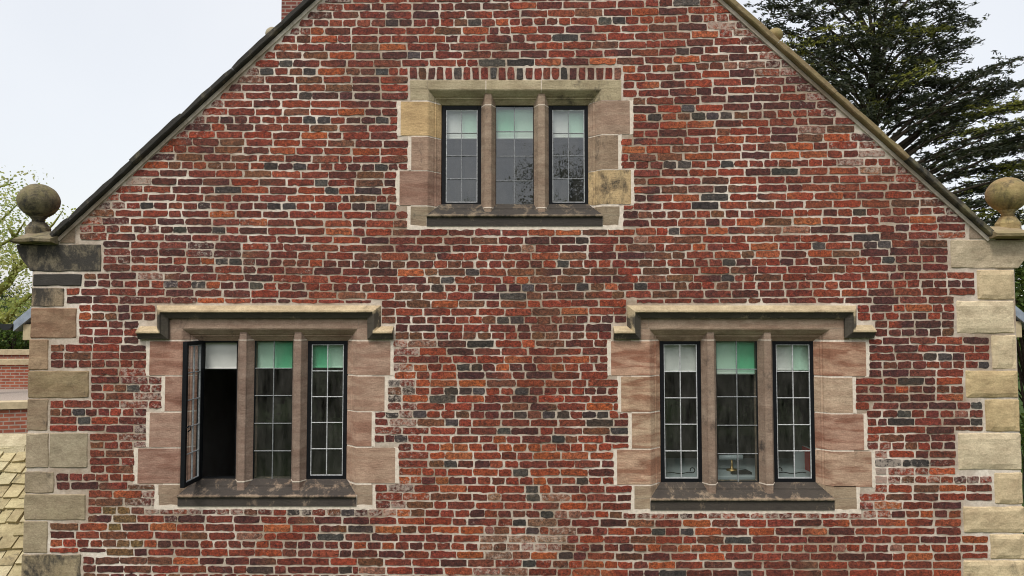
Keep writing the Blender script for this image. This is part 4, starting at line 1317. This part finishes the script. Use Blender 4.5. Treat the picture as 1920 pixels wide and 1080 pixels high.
# ---- eaves seen past the two quoins
def eaves(xg, xe, yt, Y, sgn):
    """slice of a side roof: lead verge, gutter, stone corbel"""
    ax, az = PX(xe, yt, Y), PZ(xe, yt, Y)
    gx, gz = PX(xg, yt + 26, Y), PZ(xg, yt + 26, Y)
    dx, dz = (ax - gx), (az - gz)
    kx = ((XL + 0.02 if sgn > 0 else XR - 0.02) - ax) / dx
    ex, ez = ax + dx * kx, az + dz * kx
    m = MB()
    q = [(gx, gz), (ex, ez), (ex, ez - 0.15), (gx, gz - 0.12)]
    m.prism([(x, Y, z) for x, z in q], [(x, Y + 3.0, z) for x, z in q])
    e = m.build('side_eaves', M_LEADSHEET, house)
    m = MB()
    r = 0.085
    arc = [(gx - sgn * 0.03 + r * math.cos(t), gz - 0.03 + r * math.sin(t) * 0.9) for t in np.linspace(math.pi, 2 * math.pi, 10)]
    arc = [(x - sgn * 0.05, z) for x, z in arc]
    m.prism([(x, Y - 0.02, z) for x, z in arc], [(x, Y + 3.0, z) for x, z in arc])
    m.build('gutter', M_GUTTER, e)
    m = MB()
    cx = gx + sgn * 0.09
    m.bbox(min(cx, cx + sgn * 0.35), max(cx, cx + sgn * 0.35), Y + 0.04, Y + 0.35, gz - 0.23, gz - 0.03, 0.006)
    m.build('corbel', M_COPESTONE, e)
    wx = PX(58 if sgn > 0 else 1901, 640, Y)
    wz = az + (wx - ax) / dx * dz
    q = [(wx, 0.0), (ex, 0.0), (ex, ez - 0.16), (wx, wz - 0.16)]
    m = MB(); m.prism([(x, Y + 0.06, z) for x, z in q], [(x, Y + 2.9, z) for x, z in q]); m.build('side_wing_wall', M_FARBRICK, e)
eaves(25, 57, 577, 2.6, 1)
eaves(1934, 1903, 572, 2.6, -1)

# ------------------------------------------------------------------ stone-slated outbuilding at lower left
ytop, Yt = 828, 1.45
zt_ = PZ(25, ytop, Yt)
zb_ = PZ(20, 1120, 0.30)
xsr = XL - 0.012
xsl = xsr - 2.4
shed = tag(empty('stone_slate_outbuilding', (xsr - 1.2, 0.9, 0)), 'low outbuilding with buff stone slate roof against the left quoins', 'outbuilding')
m = MB()
sec = [(0.42, 0.0), (0.42, zb_ - 0.04), (Yt, zt_ - 0.05), (Yt + 0.9, zt_ - 1.0), (Yt + 0.9, 0.0)]
m.prism([(xsl + 0.1, y, z) for y, z in sec], [(xsr - 0.03, y, z) for y, z in sec])
m.build('wall', M_COPESTONE, shed)
sd = Vector((0, Yt - 0.30, zt_ - zb_)); SLn = sd.length; sd.normalize(); sn = Vector((0, -sd.z, sd.y))
rm = MB()
q = [(0.30, zb_), (Yt, zt_)]
rm.prism([(xsl, 0.30, zb_ - 0.03), (xsr, 0.30, zb_ - 0.03), (xsr, Yt, zt_ - 0.03), (xsl, Yt, zt_ - 0.03)][::-1], [(xsl, 0.30, zb_), (xsr, 0.30, zb_), (xsr, Yt, zt_), (xsl, Yt, zt_)][::-1])
sroof = rm.build('roof', simple('dark_bed', (0.05, 0.045, 0.035), 0.95, 0.1), shed)
nrows = 12
for r in range(nrows):
    t0 = SLn * r / nrows; ex = SLn / nrows
    x = xsr - random.uniform(0.0, 0.08)
    first = True
    while x > xsl + 0.02:
        wd = random.uniform(0.11, 0.21)
        xa_, xb_ = x - wd + random.uniform(0.006, 0.018), (xsr - 0.002 if first else x - random.uniform(0, .006))
        first = False
        tk = random.uniform(0.026, 0.046)
        low = t0 + random.uniform(-0.012, 0.012); hi_ = t0 + ex * 1.5
        sk = random.uniform(-0.010, 0.010)
        v = []
        for (xx, tt, hh) in ((xa_, low + sk, .034 + random.uniform(-.006, .010)), (xb_, low - sk, .034 + random.uniform(-.006, .010)), (xb_, hi_, .002), (xa_, hi_, .002)):
            for th in (0.0, tk):
                p = Vector((xx + random.uniform(-.004, .004), 0.30, zb_)) + sd * tt + sn * (hh + th)
                v.append(tuple(p))
        f = [(1, 3, 5, 7), (0, 6, 4, 2), (0, 2, 3, 1), (2, 4, 5, 3), (4, 6, 7, 5), (6, 0, 1, 7)]
        c = random.choice([(.58, .51, .30), (.50, .43, .25), (.62, .56, .36), (.46, .40, .23)])
        mk('stone_slate', v, f, M_SLATE, sroof, col=c, fx=(random.uniform(.1, .38), .1, random.uniform(0, .3)), loc=v[0])
        x -= wd
x = xsr - 0.002
while x > xsl:
    wd = random.uniform(0.42, 0.5)
    m = MB(); m.prism([(x, Yt - 0.16, zt_ - 0.10), (x, Yt - 0.14, zt_ - 0.02), (x, Yt, zt_ + 0.085), (x, Yt + 0.15, zt_ - 0.03), (x, Yt + 0.14, zt_ - 0.1)], [(x - wd + .006, Yt - 0.16, zt_ - 0.10), (x - wd + .006, Yt - 0.14, zt_ - 0.02), (x - wd + .006, Yt, zt_ + 0.085), (x - wd + .006, Yt + 0.15, zt_ - 0.03), (x - wd + .006, Yt + 0.14, zt_ - 0.1)])
    m.build('ridge_stone', M_SLATE, sroof, col=(.60, .54, .37), fx=(.15, .05, .2), loc=(x, Yt, zt_))
    x -= wd

# ------------------------------------------------------------------ far brick parapets at the left
def parapet(root, yl, yr, Yl, Yr, cop_px, xl=-500, xr=75):
    a = Vector((PX(xl, yl, Yl), Yl, PZ(25, (yl + yr) / 2, (Yl + Yr) / 2)))
    b = Vector((PX(xr, yr, Yr), Yr, a.z))
    d = (b - a).normalized(); n = Vector((-d.y, d.x, 0))
    ch_ = cop_px * ((Yl + Yr) / 2 + DIST) / F_PX
    def slab(name, off0, off1, z0, z1, mat, par):
        m = MB()
        q = [a + n * off0, b + n * off0, b + n * off1, a + n * off1]
        m.prism([(p.x, p.y, z0) for p in q][::-1], [(p.x, p.y, z1) for p in q][::-1])
        return m.build(name, mat, par)
    w_ = slab('parapet', 0.0, 0.25, 0.0, a.z - ch_, M_FARBRICK, root)
    slab('coping', -0.05, 0.30, a.z - ch_, a.z, M_COPESTONE, w_)
    return a, b
far = tag(empty('boundary_brickwork', (-11, 15.0, 0)), 'farthest pale-coped brick wall below the green bushes at far left', 'wall')
parapet(far, 656, 656, 15.0, 15.0, 9)
annexe = tag(empty('flat_roofed_annexe', (-9, 9.5, 0)), 'flat gravel-roofed brick annexe with pale-coped parapets at far left', 'building')
aB, bB = parapet(annexe, 676, 673, 11.5, 11.9, 10)
aC, bC = parapet(annexe, 766, 752, 6.4, 7.6, 13, xl=-420)
gz = PZ(25, 733, 11.3)
m = MB(); m.prism([(aC.x, aC.y + 0.25, gz - 0.2), (bC.x, bC.y + 0.25, gz - 0.2), (bB.x, bB.y - 0.003, gz - 0.2), (aB.x, aB.y - 0.003, gz - 0.2)], [(aC.x, aC.y + 0.25, gz), (bC.x, bC.y + 0.25, gz), (bB.x, bB.y - 0.003, gz), (aB.x, aB.y - 0.003, gz)])
m.build('gravel_roof', M_GRAVEL, annexe)

# ------------------------------------------------------------------ foliage
def leaf_mesh(name, centres, size, cols, mat, parent, flat=0.3, asp=0.55, seed=0, dirs=None):
    r = np.random.default_rng(seed)
    n = len(centres)
    c = np.asarray(centres)
    s = size * r.uniform(0.6, 1.35, (n, 1))
    if dirs is None:
        d = r.normal(size=(n, 3)); d[:, 2] *= flat
    else:
        d = dirs + r.normal(size=(n, 3)) * 0.35
    d /= np.linalg.norm(d, axis=1, keepdims=True) + 1e-9
    u = r.normal(size=(n, 3)); u[:, 2] *= 0.7
    u = np.cross(d, u); u /= np.linalg.norm(u, axis=1, keepdims=True) + 1e-9
    a = c - d * s * 0.5; b = c + d * s * 0.5
    p1 = c + u * s * asp * 0.5; p2 = c - u * s * asp * 0.5
    V = np.stack([a, p1, b, p2], axis=1).reshape(-1, 3)
    base = np.array(world_loc(parent)) if parent is not None else np.zeros(3)
    V = V - base
    me = bpy.data.meshes.new(name)
    me.vertices.add(4 * n); me.vertices.foreach_set('co', V.ravel())
    me.loops.add(4 * n); me.loops.foreach_set('vertex_index', np.arange(4 * n))
    me.polygons.add(n); me.polygons.foreach_set('loop_start', np.arange(0, 4 * n, 4)); me.polygons.foreach_set('loop_total', np.full(n, 4))
    me.update()
    at = me.attributes.new('col', 'FLOAT_COLOR', 'POINT')
    cc = np.hstack([np.repeat(np.asarray(cols), 4, axis=0), np.ones((4 * n, 1))])
    at.data.foreach_set('color', cc.ravel())
    me.materials.append(mat)
    o = bpy.data.objects.new(name, me); COL.objects.link(o)
    if parent is not None: o.parent = parent
    return o

# ---- the big cedar at the right
YC = 14.5
def C3(px, py, dY=0.0): return Vector(P(px, py, YC + dY))
tr_b = C3(1625, 640); tr_b.z = 0
cedar = tag(empty('cedar_tree', tr_b), 'large dark cedar with layered flat branches behind the right coping', 'tree')
top = C3(1640, 60)
tm = MB()
tpts = [tr_b + (top - tr_b) * t + Vector((0.25 * math.sin(t * 7), 0.2 * math.cos(t * 6), 0)) for t in np.linspace(0, 1, 12)]
tm.tube(tpts, 0.42, 10, 0.06)
def trunk_at(z):
    t = (z - tr_b.z) / (top.z - tr_b.z)
    return tr_b + (top - tr_b) * max(0, min(1, t))
LIMBS = [ # attach y px, tip px, tip py, depth offset, droop, leafiness
 (150, 1805, 45, -1.0), (120, 1795, 18, 0.8), (90, 1740, -15, -0.5), (160, 1815, 75, 1.5), (190, 1795, 100, -1.5),
 (110, 1425, 48, 0.2), (90, 1470, 15, 1.2), (60, 1510, -30, -0.8), (150, 1450, 75, -1.2), (170, 1480, 110, 1.6), (40, 1560, -60, 0.5),
 (250, 1905, 112, -0.5), (270, 1925, 158, 1.2), (260, 1870, 150, -1.8), (300, 1960, 185, 0.3), (290, 1900, 205, 2.0), (320, 1985, 215, -1.2),
 (340, 1960, 250, 1.0), (330, 1905, 240, -2.2), (370, 2000, 262, -0.6), (380, 1940, 305, 1.5), (390, 2010, 320, -1.6), (400, 1900, 330, 0.4), (420, 1990, 365, 1.2),
 (410, 1855, 385, -0.8), (430, 1930, 400, 0.2), (440, 1840, 420, 1.2),
 (200, 1700, 140, -3.0), (220, 1740, 190, -2.6), (240, 1760, 215, 2.6), (180, 1690, 60, -2.8), (150, 1660, 25, -2.4), (260, 1650, 200, -3.2), (230, 1590, 150, -3.2), (190, 1540, 110, -2.6), (210, 1560, 150, 2.4),
 (370, 1780, 330, 2.2), (120, 1700, 10, 2.4), (100, 1640, -20, -1.6), (70, 1680, -40, 1.0),
 (360, 1850, 280, -2.6), (300, 1830, 235, -2.6), (250, 1810, 190, -1.2), (210, 1720, 110, 0.4), (170, 1640, 90, -1.6), (140, 1580, 60, -2.2),
 (280, 1980, 150, 2.6), (350, 2040, 240, 0.4), (400, 2050, 330, 0.6), (60, 1760, -60, 0.8), (20, 1700, -90, -1.0), (0, 1600, -120, 1.0), (0, 1520, -90, 0.4),
]
tufts, tcol, tdir = [], [], []
rr = random.Random(5)
for li, (ya, tx, ty, dy) in enumerate(LIMBS):
    tip = C3(tx, ty, dy)
    a = trunk_at(PZ(1600, max(ya + 40, 85), YC))
    hz = Vector((tip.x - a.x, tip.y - a.y, 0))
    L = (tip - a).length
    pts = []
    for t in np.linspace(0, 1, 9):
        p = a + (tip - a) * t
        p.z += 0.16 * L * math.sin(math.pi * t) * (0.45 if tip.z > a.z else 0.9) + 0.05 * rr.uniform(-1, 1)
        pts.append(p)
    tm.tube(pts, 0.02 + 0.010 * L, 6, 0.008)
    h = hz.normalized(); side = Vector((-h.y, h.x, 0))
    bright = rr.random() < 0.12
    nb = int(2 + L * 1.3)
    for b in range(nb):
        t = 0.22 + 0.78 * (b + rr.random()) / nb
        i = min(7, int(t * 8)); p = pts[i] + (pts[i + 1] - pts[i]) * (t * 8 - i)
        s = rr.choice((-1, 1))
        bl_ = (0.35 + 0.9 * (1 - t) + 0.25) * rr.uniform(0.5, 1.15)
        dr = (h * rr.uniform(0.35, 1.0) + side * s * rr.uniform(0.2, 1.0) + Vector((0, 0, rr.uniform(-0.10, 0.22)))).normalized()
        nt_ = int(6 + bl_ * 13)
        q0 = p
        if rr.random() < 0.5: tm.tube([p, p + dr * bl_ * 0.5, p + dr * bl_ + Vector((0, 0, 0.03))], 0.012, 3, 0.004)
        for k in range(nt_):
            u = (k + rr.random()) / nt_
            c = p + dr * bl_ * u + Vector((rr.gauss(0, .10), rr.gauss(0, .10), rr.gauss(0, .035) + 0.04))
            new = bright and rr.random() < 0.65
            base = (0.18, 0.19, 0.033) if new else rr.choice([(0.024, 0.032, 0.015), (0.030, 0.038, 0.016), (0.019, 0.026, 0.014), (0.042, 0.050, 0.019)])
            for e in range(6):
                tufts.append((c.x + rr.gauss(0, .05), c.y + rr.gauss(0, .05), c.z + rr.gauss(0, .025)))
                f_ = rr.uniform(0.7, 1.3)
                tcol.append((base[0] * f_, base[1] * f_, base[2] * f_))
                th = rr.uniform(0, 2 * math.pi)
                tdir.append((dr.x + 0.8 * math.cos(th), dr.y + 0.8 * math.sin(th), rr.uniform(-0.1, 0.6)))
PLATES = [(1500,45,70,0),(1470,22,50,0),(1560,18,80,0),(1640,8,90,0),(1720,22,80,.1),(1765,48,50,.1),(1600,55,100,0),(1700,68,100,.1),(1560,80,80,0),(1650,95,110,0),(1735,92,60,.05),(1560,108,70,0),(1620,130,110,0),
 (1700,125,80,0),(1530,95,50,0),(1600,158,90,-.05),(1680,160,100,0),(1745,152,70,.05),(1832,138,75,.3),(1640,190,100,-.05),(1720,190,110,0),(1800,178,85,.12),(1885,165,60,.12),(1700,222,60,-.05),(1790,212,95,.05),(1880,203,75,.1),(1945,188,60,.1),
 (1850,243,100,.08),(1930,238,60,.1),(1800,283,90,-.03),(1895,272,85,.1),(1850,318,80,0),(1935,308,60,.08),(1880,350,65,0),(1830,385,45,-.3),(1890,402,55,0),(1850,418,35,-.2),(1940,360,60,.05),(1960,410,60,0),
 (1580,-20,100,0),(1680,-25,100,0),(1760,-10,50,.1)]
for pi, (cx_, cy_, hw_, tl_) in enumerate(PLATES):
    k_ = (YC + DIST) / F_PX
    for rep_ in range(1):
        dY_ = rr.uniform(-1.2, 1.2)
        ctr_ = C3(cx_ + rr.gauss(0, 8), cy_ + rr.gauss(0, 4), dY_)
        hwm = hw_ * k_
        bright = rr.random() < (0.75 if pi in (0, 6, 7, 9, 13, 25, 27, 28, 31) else 0.06)
        for b in range(int(8 + hw_ * 0.26)):
            ang = rr.uniform(0, 2 * math.pi); q_ = math.sqrt(rr.random())
            st_ = ctr_ + Vector((hwm * q_ * math.cos(ang), 0.8 * q_ * math.sin(ang), 0))
            st_.z += tl_ * (st_.x - ctr_.x) + rr.gauss(0, 0.035) - 0.10 * q_ * q_
            dr = Vector((rr.choice((1, 1, 1, -0.6)) * (1 if cx_ > 1580 else -1), rr.uniform(-.8, .8), tl_ + rr.uniform(-.05, .2))).normalized()
            ln_ = rr.uniform(0.3, 0.75)
            nt_ = int(ln_ * 17)
            if rr.random() < 0.35: tm.tube([st_ - dr * 0.2, st_ + dr * ln_ * 0.9], 0.012, 3, 0.004)
            for k in range(nt_):
                c = st_ + dr * ln_ * (k + rr.random()) / nt_ + Vector((rr.gauss(0, .05), rr.gauss(0, .06), rr.gauss(0, .022) + 0.03))
                new = bright and rr.random() < 0.7
                base = (0.19, 0.20, 0.035) if new else rr.choice([(0.024, 0.032, 0.015), (0.030, 0.038, 0.016), (0.019, 0.026, 0.014), (0.042, 0.050, 0.019)])
                for e in range(5):
                    tufts.append((c.x + rr.gauss(0, .035), c.y + rr.gauss(0, .04), c.z + rr.gauss(0, .02)))
                    f_ = rr.uniform(0.7, 1.3)
                    tcol.append((base[0] * f_, base[1] * f_, base[2] * f_))
                    th = rr.uniform(0, 2 * math.pi)
                    tdir.append((dr.x + 0.8 * math.cos(th), dr.y + 0.8 * math.sin(th), rr.uniform(-0.1, 0.6)))
tm.build('trunk', M_BARK, cedar, smooth=True)
leaf_mesh('crown', tufts, 0.13, tcol, M_CEDAR, cedar, asp=0.28, seed=3, dirs=np.array(tdir))

# ---- broadleaf trees
def broad_tree(name, label, base, height, rad, z_low, n_cl, n_leaf, leaf, cols, seed, limb_mat, lean=(0, 0), group=None, cl_r=0.5):
    r = random.Random(seed)
    root = tag(empty(name, base), label, 'tree', group)
    b = Vector(base)
    m = MB()
    tip = b + Vector((lean[0], lean[1], height * 0.8))
    tpts = [b + (tip - b) * t + Vector((0.15 * math.sin(4 * t + seed), 0.1 * math.sin(3 * t), 0)) for t in np.linspace(0, 1, 9)]
    m.tube(tpts, 0.03 * height * 0.7, 8, 0.03)
    pts, cc = [], []
    cz = (height + z_low) / 2; hz = (height - z_low) / 2
    for k in range(n_cl):
        th, ph = r.uniform(0, 2 * math.pi), math.acos(r.uniform(-1, 1))
        q = r.uniform(0.35, 1.0) ** 0.6
        c = b + Vector((lean[0] * 0.6 + rad * q * math.sin(ph) * math.cos(th), lean[1] * 0.6 + rad * q * math.sin(ph) * math.sin(th), cz + hz * q * math.cos(ph)))
        i = min(8, int(8 * max(0.15, min(0.95, (c.z - b.z - 0.25 * height) / (height * 0.8)))))
        mid = tpts[i] + (c - tpts[i]) * 0.5 + Vector((0, 0, 0.15 * rad * r.random()))
        if k % 2 == 0: m.tube([tpts[i], mid, c], 0.010 * height * 0.5, 5, 0.008)
        base_c = r.choice(cols)
        for _ in range(n_leaf):
            g_ = Vector((r.gauss(0, cl_r), r.gauss(0, cl_r), r.gauss(0, cl_r * 0.7)))
            pts.append(tuple(c + g_)); f_ = r.uniform(0.7, 1.35)
            cc.append((base_c[0] * f_, base_c[1] * f_, base_c[2] * f_))
    m.build('trunk', limb_mat, root, smooth=True)
    leaf_mesh('crown', pts, leaf, cc, M_LEAF, root, flat=0.7, asp=0.6, seed=seed)
    return root
PALE = [(0.30, 0.34, 0.11), (0.36, 0.38, 0.14), (0.24, 0.30, 0.10), (0.36, 0.36, 0.17)]
MID = [(0.06, 0.10, 0.025), (0.085, 0.13, 0.03), (0.05, 0.08, 0.02), (0.12, 0.16, 0.035)]
DARK = [(0.030, 0.045, 0.018), (0.04, 0.058, 0.02), (0.05, 0.07, 0.022)]

# pale spring tree behind the left finial: mossy limbs traced, leaves scattered thinly round them
YT = 10.0
def T3(px, py, dy=0.0): return Vector(P(px, py, YT + dy))
tb_ = T3(-70, 600); tb_.z = 0
lt = tag(empty('young_leafed_tree', tb_), 'thin pale green spring tree with mossy limbs behind the left ball finial', 'tree')
m = MB()
m.tube([tb_, T3(-72, 800), T3(-66, 640), T3(-45, 590), T3(-25, 565)], 0.26, 9, 0.15)
limbs = [[(-45, 590), (-10, 552), (16, 530), (30, 508), (47, 500), (58, 492)], [(16, 530), (28, 500), (26, 484), (22, 472)], [(-30, 572), (10, 600), (38, 568), (52, 556), (64, 550)],
         [(-25, 565), (-30, 480), (-15, 430), (15, 400), (45, 372)], [(-28, 520), (0, 460), (28, 445), (36, 432), (47, 415)], [(28, 445), (18, 430), (12, 420)], [(47, 500), (80, 470), (112, 440), (128, 415)],
         [(-15, 430), (-20, 380), (0, 350), (30, 342)], [(30, 508), (60, 460), (100, 420), (118, 395)]]
ends = []
for k, l in enumerate(limbs):
    q = [T3(x, y, 0.35 * math.sin(k * 2.1 + i * 0.5)) for i, (x, y) in enumerate(l)]
    m.tube(q, 0.13 if k in (0, 2) else 0.05, 7, 0.02 if k in (0, 2) else 0.010)
    ends += q[1:]
m.build('trunk', M_MOSSBARK, lt, smooth=True)
rr = random.Random(9)
pts, cc = [], []
for k in range(150):
    if k < 60: c = rr.choice(ends) + Vector((rr.gauss(0, .2), rr.gauss(0, .5), rr.gauss(0, .2)))
    else:
        x, y_ = rr.uniform(-120, 95), rr.uniform(355, 600)
        if x > 60 and y_ > 450: x -= 60
        c = T3(x, y_, rr.uniform(-1.5, 1.5))
    bc_ = rr.choice(PALE)
    for _ in range(38):
        pts.append((c.x + rr.gauss(0, .16), c.y + rr.gauss(0, .2), c.z + rr.gauss(0, .10))); f_ = rr.uniform(.7, 1.3)
        cc.append((bc_[0] * f_, bc_[1] * f_, bc_[2] * f_))
leaf_mesh('crown', pts, 0.07, cc, M_LEAF, lt, flat=0.6, asp=0.6, seed=21)

# bushes beyond the parapets
for k, (px, py, Y, rad, cols, lab) in enumerate([
    (20, 612, 17.0, 1.15, MID, 'bright green rounded bush under the side gutter at far left'),
    (-40, 598, 18.5, 1.5, DARK, 'darker green bush at the far left edge beyond the parapets'),
    (70, 620, 19.0, 1.3, MID, 'green bush half hidden behind the left quoins'),
    (-150, 600, 18.0, 1.8, MID, 'broad green bush beyond the left edge of the picture'),
    (-330, 590, 19.0, 2.1, DARK, 'dark round bush farthest out beyond the left edge'),
    (1935, 520, 9.5, 1.0, MID, 'leafy green tree at the right edge beside the pale quoins'),
    (1960, 700, 10.5, 1.6, MID, 'dark hedge tree beyond the right quoins')]):
    c = Vector(P(px, py, Y))
    broad_tree('bush' if k < 5 else 'leafy_tree', lab, (c.x, Y, 0), c.z + rad * 0.9, rad, c.z - rad * 1.6, 60, 130, 0.10, cols, 30 + k, M_BARK, group=None, cl_r=0.32)

# trees of the garden in front of the house: they stand behind the camera and show in the panes
for k, (x, Y, h, rad, zl_, lab) in enumerate([
    (2.9, -27, 13.4, 3.0, 1.0, 'tall tree reflected in the middle and right lights of the upper window'),
    (-2.6, -29, 11.2, 2.8, 0.8, 'lower tree reflected at the foot of the upper middle light'),
    (9.0, -26, 11.0, 4.2, 0.5, 'tree reflected in the left light of the lower right window'),
    (15.5, -28, 12.0, 4.6, 0.5, 'tree reflected in the right light of the lower right window'),
    (-9.0, -27, 9.6, 4.2, 0.5, 'tree reflected in the right light of the lower left window'),
    (-15.5, -28, 10.5, 4.6, 0.5, 'tree reflected in the middle light of the lower left window')]):
    broad_tree('garden_tree', lab, (x, Y, 0), h, rad, zl_, 90, 120, 0.34, DARK + MID[:1], 60 + k, M_BARK, group='garden trees facing the house', cl_r=0.7)

print('bricks', len(BRK), 'tufts', len(tufts))
